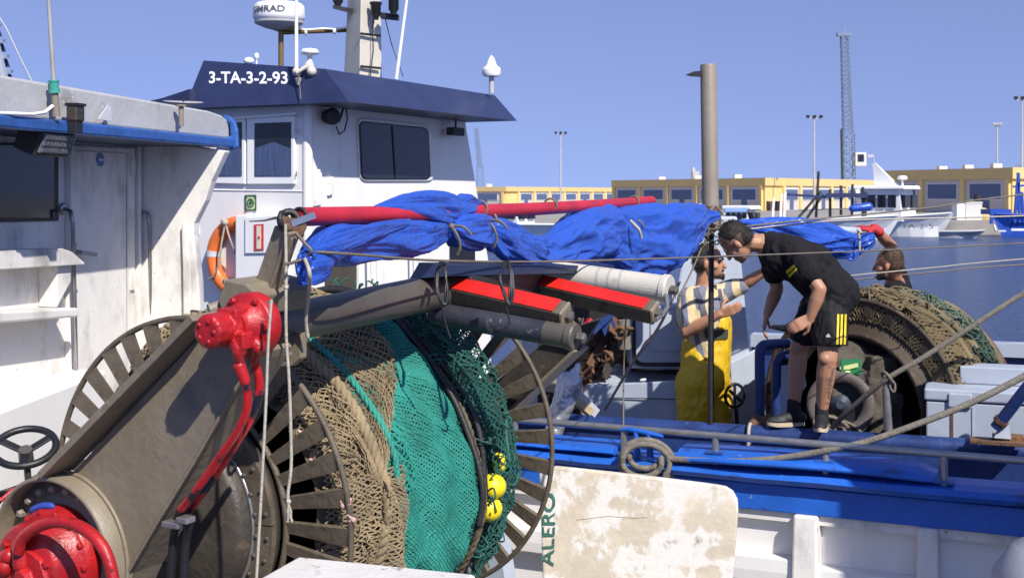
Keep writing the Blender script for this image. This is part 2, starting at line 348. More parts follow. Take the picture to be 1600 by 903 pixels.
# far warehouses
M_yel = mat('yellow_render', (.74, .53, .21), .8, var=.05, scale=.3, bump=.1, bscale=2)
M_yeltrim = mat('yellow_parapet', (.67, .48, .20), .8, var=.05, scale=.3, bump=.1, bscale=2)
M_wpink = mat('pale_facade_panel', (.55, .50, .45), .8, var=.06, scale=.5, bump=.05)
M_whall = mat('white_low_wall', (.62, .60, .56), .8, var=.06, scale=.5, bump=.05)
def shutter_mat():
    m = mat('blue_louvre', (.075, .11, .22), .5, var=.1, scale=1, bump=0); nt = m.node_tree; N = nt.nodes; L = nt.links; b = N['Principled BSDF']
    tc = N.new('ShaderNodeTexCoord'); wv = N.new('ShaderNodeTexWave'); wv.bands_direction = 'Z'; wv.inputs['Scale'].default_value = 1.6; L.new(tc.outputs['Object'], wv.inputs[0])
    mx = N.new('ShaderNodeMix'); mx.data_type = 'RGBA'; mx.inputs[6].default_value = (.035, .055, .14, 1); mx.inputs[7].default_value = (.13, .18, .31, 1); L.new(wv.outputs[1], mx.inputs[0]); L.new(mx.outputs[2], b.inputs['Base Color'])
    return m
M_shut = shutter_mat()
def facade(t, a, d, length, z0, z1, nbay, margin, n, door=True):
    "recessed bays with louvred windows between yellow pilasters; d runs along the facade, n points out"
    W = (length - margin) / nbay; band = z1 - (z1 - z0) * .24
    for i in range(nbay + 1):
        p = a + d * (margin + W * i); part('pilaster', MB().box(V((p.x, p.y, (z0 + band) / 2)) + n * .12, d * .28, n * .22, V((0, 0, (band - z0) / 2))), M_yel, t)
    for i in range(nbay):
        c = a + d * (margin + W * (i + .5)); c = V((c.x, c.y, 0))
        part('bay_panel', MB().box(c + n * .02 + V((0, 0, (z0 + band) / 2)), d * (W / 2 - .3), n * .05, V((0, 0, (band - z0) / 2 - .02))), M_wpink, t)
        wz = z0 + (band - z0) * .64; wh = (band - z0) * .25
        wi = part('window', MB().box(c + n * .1 + V((0, 0, wz)), d * (W * .36), n * .04, V((0, 0, wh))), M_pvc, t)
        part('louvre', MB().box(c + n * .15 + V((0, 0, wz)), d * (W * .345), n * .03, V((0, 0, wh - .1))), M_shut, wi)
        if door and i % 2 == 0:
            part('door', MB().box(c + n * .1 + V((0, 0, z0 + .75)), d * .55, n * .05, V((0, 0, .75))), M_shut, t)
def warehouse(corner, d1, L1, n1, m1, d2, L2, n2, m2, ztop, label):
    z0 = 1.15; c = V((corner.x, corner.y, 0)); d1 = V((*d1, 0)).normalized(); d2 = V((*d2, 0)).normalized()
    t = thing('warehouse', label, 'building', (c.x, c.y, z0), 'yellow warehouses across the harbour')
    q = [c, c + d2 * L2, c + d1 * L1 + d2 * L2, c + d1 * L1]
    part('wall', MB().prism([p + V((0, 0, z0)) for p in q], (0, 0, ztop - z0 - .1)), M_yel, t)
    o1 = (d2 * -1 - d1 * (d2 * -1).dot(d1)).normalized(); o2 = (d1 * -1 - d2 * (d1 * -1).dot(d2)).normalized()
    zb = ztop - (ztop - z0) * .24
    e = .38
    qq = [c + (o1 + o2) * e, c + d2 * L2 + (o1 - o2 * 0 - o2) * 0 + o1 * e, c + d1 * L1 + d2 * L2, c + d1 * L1 + o2 * e]
    qq = [c + o1 * e + o2 * e, c + d2 * (L2 + e) + o2 * e, c + d1 * (L1 + e) + d2 * (L2 + e), c + d1 * (L1 + e) + o1 * e]
    part('parapet', MB().prism([p + V((0, 0, zb)) for p in qq], (0, 0, ztop - zb)), M_yeltrim, t)
    facade(t, c, d1, L1, z0, ztop, n1, m1, o1); facade(t, c, d2, L2, z0, ztop, n2, m2, o2)
    for i in range(3):
        p = c + d1 * (L1 * (.2 + .3 * i)) + d2 * (2 + 2 * i)
        part('roof_vent', MB().abox(p.x - .5, p.x + .5, p.y - .5, p.y + .5, ztop - .05, ztop + .55), M_whall, t)
    return t
cM = P(1195, 278, 170); warehouse(cM, (-.5, .866), 35, 5, .6, (.62, .785), 46, 8, 5.2, cM.z, 'yellow warehouse whose corner stands behind the brown pole and blue-canopied boat')
cR = P(1582, 262, 140); warehouse(cR, (-.42, .907), 20.5, 3, .5, (.866, .5), 18, 3, 3, cR.z, 'nearest yellow warehouse, at the right edge behind the white trawler')
cL = P(790, 292, 235); warehouse(cL, (-.8, .6), 26, 3, .5, (.56, .83), 47, 8, 4, cL.z, 'lower yellow warehouse seen above the red boom beside the wheelhouse')

# lattice cranes, light masts
M_crane = mat('blue_grey_lattice', (.17, .23, .34), .6, var=.15, scale=.5, bump=0)
M_mast = mat('galvanised_mast', (.42, .43, .45), .5, var=.1, scale=.5, bump=0)
def lattice(mb, b, t, w0, w1, n, r):
    b = V(b); t = V(t); cor = [(-1, -1), (1, -1), (1, 1), (-1, 1)]
    def pt(k, f): w_ = (w0 + (w1 - w0) * f) / 2; c = b.lerp(t, f); return c + V((cor[k % 4][0] * w_, cor[k % 4][1] * w_, 0))
    for k in range(4):
        mb.tube([pt(k, 0), pt(k, 1)], r * 1.5, 4, smooth=False)
        for i in range(n):
            mb.tube([pt(k, i / n), pt(k + 1, (i + 1) / n)], r, 3, smooth=False); mb.tube([pt(k + 1, i / n), pt(k, (i + 1) / n)], r, 3, smooth=False)
            mb.tube([pt(k, i / n), pt(k + 1, i / n)], r, 3, smooth=False)
    return mb
def crane(px, ytop, ysplit, Y, w0, w1, label, cabin):
    base = P(px + 5, 300, Y); base.z = 1.15; t = thing('harbour_crane', label, 'crane', base, 'cranes on the far quay')
    sp = P(px + 3, ysplit, Y); tp = P(px - 3, ytop, Y)
    part('tower', lattice(MB(), base, sp, w0 * 1.25, w0 * 1.2, 9, .055), M_crane, t)
    part('jib', lattice(MB(), sp, tp, w0, w1, 22, .042), M_crane, t)
    if cabin:
        part('lift_guide', MB().bar(base + V((-w0 * .85, -.5, 0)), sp + V((-w0 * .85, -.5, .6)), .28, .28), M_dark, t)
        c = P(px + 21, 250, Y); part('cab', MB().abox(c.x - .9, c.x + .8, Y - 1, Y + 1, c.z - 1.0, c.z + 1.1), M_whall, t, .1)
        part('cab_window', MB().abox(c.x - .55, c.x + .4, Y - 1.06, Y - 1.02, c.z - .3, c.z + .8), M_glass, t)
        part('jib_head', MB().abox(tp.x - 1.1, tp.x + 1.1, Y - .5, Y + .5, tp.z - .5, tp.z).abox(tp.x - .12, tp.x + .12, Y - .1, Y + .1, tp.z, tp.z + .9), M_crane, t)
crane(1322, 52, 208, 195, 1.35, .95, 'tall blue-grey lattice crane with a small cab on the far quay', True)
crane(747, 200, 262, 300, 1.3, .8, 'faint lattice crane just right of the white wheelhouse', False)
def light_mast(px, ytop, Y, label, heads):
    b = P(px, 300, Y); b.z = 1.15; tp = P(px, ytop, Y); t = thing('light_mast', label, 'light mast', b, 'floodlight masts on the far quay')
    part('pole', MB().cyl(b, tp, .16, .1, 8), M_mast, t); part('crossbar', MB().bar(tp + V((-heads, 0, -.1)), tp + V((heads, 0, -.1)), .12, .12), M_mast, t)
    for s in (-1, 0, 1): part('floodlight', MB().box(tp + V((s * heads, -.2, .12)), (.2, 0, 0), (0, .12, .06), (0, -.06, .13)), M_dark if heads > .7 else M_mast, t)
light_mast(876, 209, 210, 'slim floodlight mast between the wheelhouse and the brown pole', .8)
light_mast(1272, 184, 165, 'floodlight mast with three dark lamps left of the tall crane', .85)
light_mast(1558, 196, 170, 'shorter floodlight mast above the right-hand warehouse', .45)
light_mast(1597, 155, 150, 'tallest floodlight mast, cut by the right edge of the picture', .8)
solo('flue', MB().cyl(P(1085, 284, 200), P(1083, 262, 200), .5, .25, 8).box(P(1087, 276, 200), (.5, 0, 0), (0, .5, 0), (0, 0, .8)), M_mast, 'small grey roof turret left of the brown pole', 'chimney')
solo('roof_hip', MB().add([P(1566, 266, 175), P(1612, 266, 175), P(1589, 256, 180), P(1566, 266, 190), P(1612, 266, 190)], [(0, 1, 2), (1, 4, 2), (4, 3, 2), (3, 0, 2), (0, 3, 4, 1)]), M_crane, 'small blue hipped roof showing above the right-hand warehouse', 'roof')

# far boats
M_hullw = mat('far_hull_white', (.80, .80, .79), .45, var=.08, scale=.6, bump=.05, spots=(.6, .57, .52), spot_lo=.62, spot_w=.2, spot_scale=.5)
M_hullb = mat('far_hull_blue', (.012, .06, .36), .45, var=.15, scale=.6, bump=.05)
def hull(mb, bow, d, L, B, hb, hs, rake=1.2, zb=-.3):
    "bow at the deck point, d towards the stern"
    d = V((d[0], d[1], 0)).normalized(); n = V((-d.y, d.x, 0)); rings = []
    for i in range(15):
        f = i / 14; x = f * L; w_ = B / 2 * (1 - (1 - min(f / .55, 1)) ** 2.0) * (1 - .12 * max(f - .6, 0) / .4) + .02
        zt = hb + (hs - hb) * (1 - (1 - f) ** 2.2); c = V((bow.x, bow.y, 0)) + d * x; cb = c + d * rake * (1 - f) ** 1.5
        rings.append([c + n * w_ + V((0, 0, zt)), cb + n * w_ * .82 + V((0, 0, zt * .45)), cb + n * w_ * .55 + V((0, 0, zb)), cb - n * w_ * .55 + V((0, 0, zb)), cb - n * w_ * .82 + V((0, 0, zt * .45)), c - n * w_ + V((0, 0, zt))])
    mb.loft(rings, smooth=False); return mb
def far_boat(bow, d, L, B, hb, hs, label, hm=None, house=None, tm=None, name='moored_boat'):
    t = thing(name, label, 'boat', (bow.x, bow.y, 0), 'boats moored on the far side')
    part('hull', hull(MB(), bow, d, L, B, hb, hs), hm or M_hullw, t)
    dd = V((d[0], d[1], 0)).normalized(); n = V((-dd.y, dd.x, 0)); b0 = V((bow.x, bow.y, 0))
    pts = []
    for s in (1, -1):
        line = []
        for i in range(9):
            f = .02 + i / 8 * .96; w_ = B / 2 * (1 - (1 - min(f / .55, 1)) ** 2.0) + .05; line.append(b0 + dd * f * L + n * w_ * s + V((0, 0, hb + (hs - hb) * (1 - (1 - f) ** 2.2) + .04)))
        part('rubbing_strake', MB().tube(line, .07, 6), tm or M_pvc, t)
    if house:
        f0, f1, w_, z0, z1 = house; c0 = b0 + dd * f0; c1 = b0 + dd * f1
        q = [c0 + n * w_, c0 - n * w_, c1 - n * w_, c1 + n * w_]; q2 = [c0 + dd * .35 + n * w_ * .92, c0 + dd * .35 - n * w_ * .92, c1 - n * w_ * .92, c1 + n * w_ * .92]
        part('wheelhouse', MB().hexa([p + V((0, 0, z0)) for p in q], [p + V((0, 0, z1)) for p in q2]), M_hullw, t)
        e = 1.12; cc = (c0 + c1) / 2
        part('roof', MB().hexa([cc + (p - cc) * e + V((0, 0, z1)) for p in q], [cc + (p - cc) * e * .96 + V((0, 0, z1 + .28)) for p in q]), M_hullw, t, .08)
        zz = z0 + (z1 - z0) * .62
        for s in (1, -1):
            for k in range(4):
                c = c0.lerp(c1, .2 + .2 * k) + n * (w_ + .03) * s + V((0, 0, zz)); part('window', MB().box(c, dd * (f1 - f0) * .075, n * .05, V((0, 0, (z1 - z0) * .2))), M_glass, t)
        for k in (-.5, .5):
            c = c0 + n * k * w_ + dd * .08 + V((0, 0, zz)); part('window', MB().box(c, n * w_ * .36, dd * .2, V((0, 0, (z1 - z0) * .2))), M_glass, t)
    return t, b0, dd, n
# big white trawler with raked mast
bw = P(1491, 333, 97); t, b0, dd, n = far_boat(bw, (-.80, .60), 15, 4.6, bw.z, 1.1, 'white trawler with a raked white funnel mast, bow towards the blue boat', house=(3.4, 7.5, 1.6, 1.2, 3.65))
q0 = b0 + dd * 5.2 + V((0, 0, 3.9)); q1 = P(1366, 255, q0.y + .2)
part('raked_mast', MB().hexa([q0 + dd * .9 + n * .3, q0 - dd * .9 + n * .3, q0 - dd * .9 - n * .3, q0 + dd * .9 - n * .3], [q1 + dd * .12 + n * .1, q1 - dd * .12 + n * .1, q1 - dd * .12 - n * .1, q1 + dd * .12 - n * .1]), M_pvc, t)
part('masthead', MB().cyl(q1, q1 + V((-.2, 0, .6)), .05, .05, 6).box(q1 + V((-.3, 0, .55)), (.25, 0, 0), (0, .1, 0), (0, 0, .12)), M_mast, t)
pr = b0 + dd * 4 + V((0, 0, 3.9)); part('radar', MB().cyl(pr, pr + V((0, 0, .5)), .08, .08, 6).lathe(pr + V((0, 0, .5)), (0, 0, 1), [(0, .35), (.15, .4), (.28, .3), (.32, .01)], 12), M_pvc, t)
part('registration', text_mesh('TA-2-5', P(1408, 357, 96.0), (1, -.45, 0), (0, 0, 1), 2.3, .34, .0, .0), M_greytext, t)
bw = P(1408, 337, 91); t, b0, dd, n = far_boat(bw, (-.86, .51), 15, 4.4, bw.z, 1.2, 'white trawler with dark gallows, overlapped by the raked-mast trawler', house=None)
part('deck_rail', MB().tube([b0 + dd * .5 + V((0, 0, bw.z + .5)), b0 + dd * 4 + n * -1.5 + V((0, 0, 2.2)), b0 + dd * 10 - n * 1.9 + V((0, 0, 2.0))], .05, 6), M_mast, t)
def gal(pa, pb, w=.17): return MB().bar(pa, pb, w, w)
for (x0, y0, x1, y1) in ((1246, 342, 1282, 300), (1258, 345, 1286, 304), (1297, 340, 1297, 296), (1314, 336, 1314, 290), (1331, 338, 1332, 288), (1348, 340, 1348, 292), (1352, 338, 1353, 300), (1275, 340, 1279, 268)):
    part('gallows_post', gal(P(x0, y0, 95), P(x1, y1, 95)), M_dark, t)
part('awning', MB().hexa([P(1290, 309, 93), P(1356, 309, 93), P(1356, 308, 97), P(1290, 308, 97)], [P(1290, 303, 93), P(1356, 302, 93), P(1356, 301, 97), P(1290, 302, 97)]), M_navy, t)
part('awning_boom', gal(P(1228, 304, 94), P(1290, 308, 94), .18), M_navy, t)
part('sail_cover', MB().cap(P(1332, 326, 90), P(1357, 323, 90), .25, .3), M_tarp, t)
part('fin_mast', gal(P(1339, 296, 94), P(1343, 322, 94), .3), M_pvc, t)
for (px, py, Y, d, L, B, hb, hs, lab) in ((1172, 344, 84, (-.9, .4), 7, 2.2, 1.55, 1.2, 'small white boat with pale blue canopy beyond the bent man'), (1235, 350, 92, (-.8, .6), 8, 2.4, 1.4, 1.0, 'small white boat with bare posts between canopy boat and trawlers'),
        (872, 352, 88, (-.7, .7), 9, 2.6, 1.5, 1.1, 'white boat glimpsed below the red boom above the tarpaulin')):
    bw = P(px, py, Y); hb = bw.z; hf = .8 if px != 872 else 1.3
    t, b0, dd, n = far_boat(bw, d, L, B, hb, hs, lab, house=(1.2 + .2 * L, .62 * L, B * .33, hs - .1, hs + 1.15))
    if px == 1172:
        part('canopy', MB().hexa([P(1132, 331, Y - 1), P(1168, 331, Y - 1), P(1168, 331, Y + 1.2), P(1132, 331, Y + 1.2)], [P(1135, 325, Y - 1), P(1166, 325, Y - 1), P(1166, 325, Y + 1), P(1135, 325, Y + 1)]), mat('pale_blue_canvas', (.20, .34, .66), .7, bump=0), t)
    if px == 1235:
        for x_ in (1207, 1219, 1225): part('post', gal(P(x_, 346, Y), P(x_ + 2, 300 + (x_ % 7) * 3, Y), .16), M_pvc, t)
        part('net_bin', MB().box(P(1210, 322, Y + 1), (.5, 0, 0), (0, .5, 0), (0, 0, .35)), M_rust, t)
bw = P(1549, 346, 97); t, b0, dd, n = far_boat(bw, (.95, .30), 14, 4.2, 1.75, 1.6, 'blue-hulled boat with blue posts at the right edge of the harbour', hm=M_hullb, tm=M_hullb)
part('white_stripe', MB().bar(P(1560, 361, 95.8), P(1572, 361, 95.6), .05, .12, (0, 0, 1)).bar(P(1580, 359, 95.4), P(1602, 359, 95.2), .05, .16).bar(P(1553, 352, 96.3), P(1556, 361, 96.0), .08, .16), M_pvc, t)
for (x0, y0, x1, y1) in ((1549, 350, 1549, 330), (1585, 348, 1590, 285), (1593, 348, 1591, 270), (1600, 348, 1596, 300)): part('post', gal(P(x0, y0, 97), P(x1, y1, 97), .2), M_hullb, t)
part('crosspiece', gal(P(1583, 292, 97), P(1600, 290, 97), .16), M_hullb, t); part('awning', MB().box(P(1556, 331, 98), (.8, 0, 0), (0, 1, 0), (0, 0, .2)), M_hullb, t)
bw = P(1540, 358, 95); far_boat(bw, (-.95, .3), 3.3, 1.2, .55, .45, 'grey dinghy under the quay between the trawler and the blue boat', hm=M_mast, tm=M_mast, name='dinghy')
for (px, py, s, m_, lab) in ((1503, 334, .62, M_pvc, 'white fish box stack on the quay right of the trawler'), (1517, 332, .68, M_whall, 'pale plastic bin on the far quay beside dark drums'), (1527, 330, .55, M_dark, 'dark drum on the far quay beside the pale bin'),
        (1535, 331, .6, M_yel, 'tan net heap on the far quay by the blue boat'), (1545, 334, .5, M_navy, 'navy bundle on the far quay by the blue boat')):
    c = P(px, py, 106); c.z = 1.15; mb = MB()
    if m_ in (M_dark,): mb.lathe(c, (0, 0, 1), [(0, s * .6), (.5, s * .64), (1.5, s * .6), (2.1, s * .5)], 14)
    elif m_ in (M_yel, M_navy): mb = remeshed(MB().ball(c + V((0, 0, s * .7)), s).ball(c + V((.4, 0, s * .4)), s * .8).ball(c + V((-.3, .2, s * .3)), s * .7), .12, 2, .06, 2)
    else: mb.box(c + V((0, 0, s)), (s, 0, 0), (0, s, 0), (0, 0, s)).box(c + V((0, 0, s * 2.1)), (s * 1.05, 0, 0), (0, s * 1.05, 0), (0, 0, s * .1))
    solo({M_dark: 'drum', M_yel: 'net_heap', M_navy: 'bundle'}.get(m_, 'fish_bin'), mb, m_, lab, {M_dark: 'drum', M_yel: 'net', M_navy: 'bundle'}.get(m_, 'bin'))
# ------------------------------------------------------------------ left boat: wheelhouse wall, wing, eave
wd = V((.2, .98, 0)).normalized(); wr = V((.98, -.2, 0)).normalized()       # along the wall away from us; outwards to the right
pw = V((-2.075, 7.10, 0))                                                  # foot line of the wall at the wing
LB = thing('fishing_boat', 'white left boat with blue-edged roof, door and grab rails', 'boat', (-2.6, 5.5, 0))
W0 = lambda px, py, o=0: onplane(px, py, pw + wr * o, wr)
wA = pw - wd * 3.2; wB = pw
part('cabin_wall', MB().prism([V((wA.x, wA.y, .9)), V((wB.x, wB.y, .9)), V((wB.x, wB.y, 3.6)), V((wA.x, wA.y, 3.6))], wr * -.06), M_whiteD, LB)
# wing plate at the aft end, square to the wall
wing_px = [(213, 215), (352, 236), (330, 283), (321, 313), (303, 349), (302, 368), (310, 440), (314, 600), (318, 960), (213, 960)]
part('wing_plate', MB().prism([onplane(x, y, pw, wd) for x, y in wing_px], wd * .07), M_whiteD, LB, .008)
part('wing_post', MB().prism([onplane(x, y, pw - wd * .012, wd) for x, y in ((286, 352), (290, 345), (300, 420), (301, 600), (303, 940), (291, 940), (290, 600), (288, 420))], wd * -.02), M_whiteD, LB, .005)
# roof and eave: fascia .45 m outside the wall
eo = .47; e0 = pw + wr * eo + wd * .20; e1 = e0 - wd * 3.6; zb = 3.47
zt = zb + .185
part('roof', MB().prism([V((p.x, p.y, zb + .03)) - wr * k for p, k in ((e1, .12), (e0, .12), (e0, 3), (e1, 3))], (0, 0, .1)), M_bluetrim, LB)
fas = []
for i in range(9):
    f = i / 8; p = e1.lerp(e0, f); fas.append(p)
tl = lambda f: zt + .035 * (1 - f)
rings = []
for f in (0, .25, .5, .75, .93, .975, 1.0):
    p = e1.lerp(e0, f); dz = 0 if f < .94 else (.012 if f < .99 else .04); q = V((p.x, p.y, 0)); zz = tl(f) - dz; inn = wr * -.02
    rings.append([q + inn + V((0, 0, zb + .045)), q + inn + V((0, 0, zz)), q + inn - wr * .09 + V((0, 0, zz)), q + inn - wr * .09 + V((0, 0, zb + .045))])
part('fascia', MB().loft(rings, smooth=False), M_greyfascia, LB, .012)
part('eave_trim', MB().bar(V((e1.x, e1.y, zb + .02)), V((e0.x, e0.y, zb + .02)), .05, .055), M_bluetrim, LB, .012)
part('eave_corner', MB().prism([onplane(x, y, e0, wd) for x, y in ((352, 180), (363, 183), (370, 190), (374, 204), (375, 231), (365, 236), (353, 229), (342, 226), (342, 217), (363, 213), (362, 194), (352, 189))], wd * -.03), M_bluetrim, LB, .01)
part('soffit', MB().prism([V((e1.x, e1.y, zb - .002)), V((e0.x, e0.y, zb - .002)), V((e0.x, e0.y, zb - .002)) - wr * .5, V((e1.x, e1.y, zb - .002)) - wr * .5], (0, 0, .02)), M_navy, LB)
# door, window, shelf
def wpoly(pts, o=0): return [W0(x, y, o) for x, y in pts]
dr = part('door', MB().prism(wpoly([(107, 226), (206, 231), (207, 960), (107, 960)], .0), wr * .022), M_whiteD, LB, .01)
hd = W0(112, 394, .02); part('door_handle', MB().cyl(hd, hd + wr * .05, .012).bar(hd + wr * .05, hd + wr * .055 + wd * .14 - V((0, 0, .02)), .014, .02).box(hd + wr * .012, wd * .02, wr * .006, V((0, 0, .045))), M_inox, dr)
for y_ in (262, 440, 560):
    h_ = W0(206, y_, .028); part('hinge', MB().bar(h_ - V((0, 0, .045)), h_ + V((0, 0, .045)), .03, .016, wr).cyl(h_ + wd * .02 - V((0, 0, .045)), h_ + wd * .02 + V((0, 0, .045)), .01, .01, 8), M_whiteD, dr)
part('door_seam', MB().tube([W0(118, 236, .023), W0(198, 240, .023), W0(198, 600, .023)], .004, 5), M_greyfascia, dr)
st = W0(157, 250, .026); part('sticker', MB().lathe(st, wr, [(0, .035), (.002, .035)], 20, smooth=False), M_sticker, dr)
part('sticker_band', MB().box(st + wr * .004, wd * .022, wr * .001, V((0, 0, .005))), M_text, dr)
for (a, b) in (((101, 105), 'l'), ((208, 213), 'r')): part('door_frame', MB().prism(wpoly([(a[0], 224), (a[1], 224), (a[1], 960), (a[0], 960)]), wr * .035), M_whiteD, LB, .006)
wf = part('window', MB().prism(wpoly([(-90, 222), (88, 224), (88, 345), (-90, 349)]), wr * .012), M_dark, LB)
part('window_pane', MB().prism(wpoly([(-90, 226), (83, 228), (83, 340), (-90, 344)], .012), wr * .006), M_glass, wf)
part('window_sill', MB().prism(wpoly([(-90, 392), (60, 388), (75, 393), (95, 410), (95, 413), (-90, 424)]), wr * .13), M_whiteD, LB, .015)
part('shelf_bracket', MB().prism(wpoly([(60, 414), (82, 414), (82, 440), (60, 480)]), wr * .10), M_whiteD, LB, .006)
part('shelf', MB().prism(wpoly([(-60, 486), (76, 480), (78, 494), (-60, 505)]), wr * .16), M_whiteD, LB, .01)
part('side_bench', MB().prism(wpoly([(-80, 640), (104, 575), (104, 960), (-80, 1100)]), wr * .22), M_white, LB, .02)
for (x, yt, yb) in ((108, 326, 590), (228, 329, 640)):
    a = W0(x - 10, yt, .01); b = W0(x + 2, yt + 4, .07); c = W0(x + 6, yt + 24, .075); d_ = W0(x + 11, yb, .075); e = W0(x + 9, yb + 10, .01)
    g = part('grab_rail', MB().tube([a, b, c, d_, e], .011, 10), M_inox, LB); part('rail_foot', MB().lathe(a, wr, [(0, .03), (.008, .03), (.012, .02)], 14).lathe(e, wr, [(0, .03), (.008, .03), (.012, .02)], 14), M_inox, g)
# fittings on the eave
E0 = lambda px, py, o=eo: onplane(px, py, pw + wr * o, wr)
c = E0(70, 221, .40); fl = part('floodlight', MB().box(c + wr * .0, wd * .135, wr * .05 - V((0, 0, .02)), V((0, 0, .05)) + wr * .02), M_dark, LB, .01)
lf = MB(); n_ = (wr - V((0, 0, .35))).normalized(); uu = n_.cross(wd)
part('lamp_lens', MB().box(c + wr * .058 - V((0, 0, .012)), wd * .118, n_ * .006, uu * .043), M_lens, fl)
for i in range(9):
    for j in range(3): lf.box(c + wr * .066 - V((0, 0, .014)) + wd * (-.104 + i * .026) + uu * (-.028 + j * .028), wd * .0095, n_ * .004, uu * .009)
part('lamp_cells', lf, M_lens, fl, kind='stuff')
c = E0(118, 178, .52); sl_ = part('side_lamp', MB().box(c, wd * .034, wr * .026, V((0, 0, .034))), M_steeldk, LB, .008); part('lamp_bracket', MB().box(c - V((0, 0, .058)), wd * .028, wr * .02, V((0, 0, .026))), M_black, sl_, .004)
part('lamp_cap', MB().box(c + V((0, 0, .038)), wd * .037, wr * .03, V((0, 0, .006))), M_black, sl_)
c = E0(283, 182, .50); part('small_post', MB().cyl(c - V((0, 0, .05)), c + V((0, 0, .05)), .013).cyl(c + V((0, 0, .05)), c + V((0, 0, .058)), .028), M_polebrown, LB)
c = E0(165, 178, .49); part('tape_patch', MB().prism([E0(x, y, .495) for x, y in ((153, 186), (167, 165), (172, 166), (174, 190))], wr * .004), M_tape, LB)
part('deck', MB().abox(-4.4, -1.2, 2.6, 8.0, .8, .95), M_deck, LB)
pts = [E0(-20, 176, .47), E0(25, 178, .50), E0(50, 179, .50), E0(70, 176, .5), E0(82, 166, .5)]
part('cable', MB().tube(pts, .008, 6), M_pvc, LB)
c0 = E0(88, 182, .5); c1 = E0(84, 128, .5); c2 = E0(74, -30, .5)
an = thing('antenna', 'bare whip antenna bound with green tape on the left boat', 'antenna', c0)
part('base', MB().cyl(c0, c1, .017, .014, 12), M_polebrown, an); part('whip', MB().cyl(c1, c2, .010, .007, 10), mat('grey_fibreglass', (.36, .35, .33), .5, bump=.1), an)
part('tape_wrap', MB().cyl(c0.lerp(c1, .68), c0.lerp(c1, .78), .024, .023, 12).cyl(c0.lerp(c1, .78), c0.lerp(c1, 1.0), .02, .02, 12).cyl(c0.lerp(c1, 1.0), c0.lerp(c1, 1.05), .023, .023, 12), M_greentape, an)
ds = thing('dish_antenna', 'small tilted dish showing above the left boat roof', 'antenna', P(286, 165, 8.2))
part('dish', MB().lathe(P(286, 166, 8.2), (.05, -.1, 1), [(0, .02), (.012, .08), (.025, .125), (.03, .125), (.02, .08), (.012, .01)], 24), M_greyfascia, ds); part('spike', MB().cyl(P(286, 165, 8.2), P(287, 152, 8.2), .006), M_black, ds)
part('stem', MB().cyl(P(286, 166, 8.2), P(286, 190, 8.2), .015), M_black, ds)
# steering wheel by the net drum
hub = P(40, 706, 4.05); ax = V((.10, -.46, .88)).normalized(); sw = thing('handwheel', 'black spoked handwheel on a short shaft at the left edge', 'wheel', P(50, 790, 4.1))
part('rim', MB().torus(hub + ax * .02, ax, .092, .0115, 40, 10), M_black, sw)
x, y, _ = basis(ax)
for k in range(3):
    a = .6 + k * 2.094; part('spoke', MB().bar(hub, hub + ax * .02 + (x * math.cos(a) + y * math.sin(a)) * .09, .026, .008, ax), M_black, sw, .003)
part('hub', MB().cyl(hub - ax * .045, hub + ax * .012, .024, .022, 8), M_beam, sw); part('shaft', MB().cyl(hub - ax * .045, hub - ax * .2, .011, .011, 10), M_beam, sw)
solo('control_pipe', MB().tube([P(-20, 800, 4.1), P(20, 765, 4.15), P(62, 742, 4.2)], .008, 8), M_red, 'thin red pipe under the black handwheel', 'pipe')
solo('steel_pipe', MB().tube([P(-20, 778, 4.3), P(60, 752, 4.5), P(110, 745, 4.7)], .012, 8), M_beam, 'grey pipe running behind the black handwheel', 'pipe')
# ladder mast, top left
lm = thing('ladder_mast', 'pale blue-grey ladder mast with platforms, upper left corner', 'mast', P(-20, 140, 16))
part('stringer', MB().bar(P(-32, -40, 16), P(14, 150, 16), .10, .05), M_bluegrey, lm); part('stringer', MB().bar(P(-62, -40, 16.4), P(-16, 150, 16.4), .10, .05), M_bluegrey, lm)
for k in range(7):
    y_ = 20 + k * 24; x_ = -18 + (y_ - 20) * .26
    st_ = part('step', MB().hexa([P(x_ - 26, y_, 16.3), P(x_ + 10, y_ - 2, 16), P(x_ + 14, y_ - 2, 16.4), P(x_ - 22, y_, 16.7)], [P(x_ - 26, y_ - 4, 16.3), P(x_ + 10, y_ - 6, 16), P(x_ + 14, y_ - 6, 16.4), P(x_ - 22, y_ - 4, 16.7)]), M_bluegrey, lm)
    part('step_back', MB().prism([P(x_ + 1, y_, 16.4), P(x_ + 9, y_, 16.4), P(x_ + 14, y_ + 13, 16.4), P(x_ + 6, y_ + 13, 16.4)], (0, .03, 0)), M_navy, lm)
part('hand_line', MB().tube([P(-6, 20, 16), P(10, 45, 16), P(32, 92, 16), P(56, 140, 16)], .01, 6), M_mast, lm)

# ------------------------------------------------------------------ middle boat: wheelhouse
dR = V((.454, .891, 0)); dL = V((-.891, .454, 0)); nR = V((.891, -.454, 0)); nL = V((-.454, -.891, 0))
K = V((-1.749, 11.0, 0)); MBT = thing('fishing_boat', 'white boat behind with navy roof lettered 3-TA-3-2-93 and dark window', 'boat', (-1.7, 12.3, 0))
RP = lambda x, y, o=0: onplane(x, y, K + nR * o, nR); LP = lambda x, y, o=0: onplane(x, y, K + nL * o, nL)
kz = lambda z, d=0, dirv=dR: V((K.x + dirv.x * d, K.y + dirv.y * d, z))
rt = RP(726, 180); rb_ = RP(745, 300); rt.z = 4.0
rb2 = rb_ + (rb_ - rt) * 1.2
part('side_wall', MB().prism([kz(.9), V((rb2.x, rb2.y, .9)), rb2, rb_, rt, kz(4.0)], nR * -.08), M_white, MBT)
part('aft_wall', MB().prism([kz(.9) - nR * .08, kz(4.0) - nR * .08, kz(4.0, 3.2, dL), kz(.9, 3.2, dL)], nL * -.08), M_white, MBT)
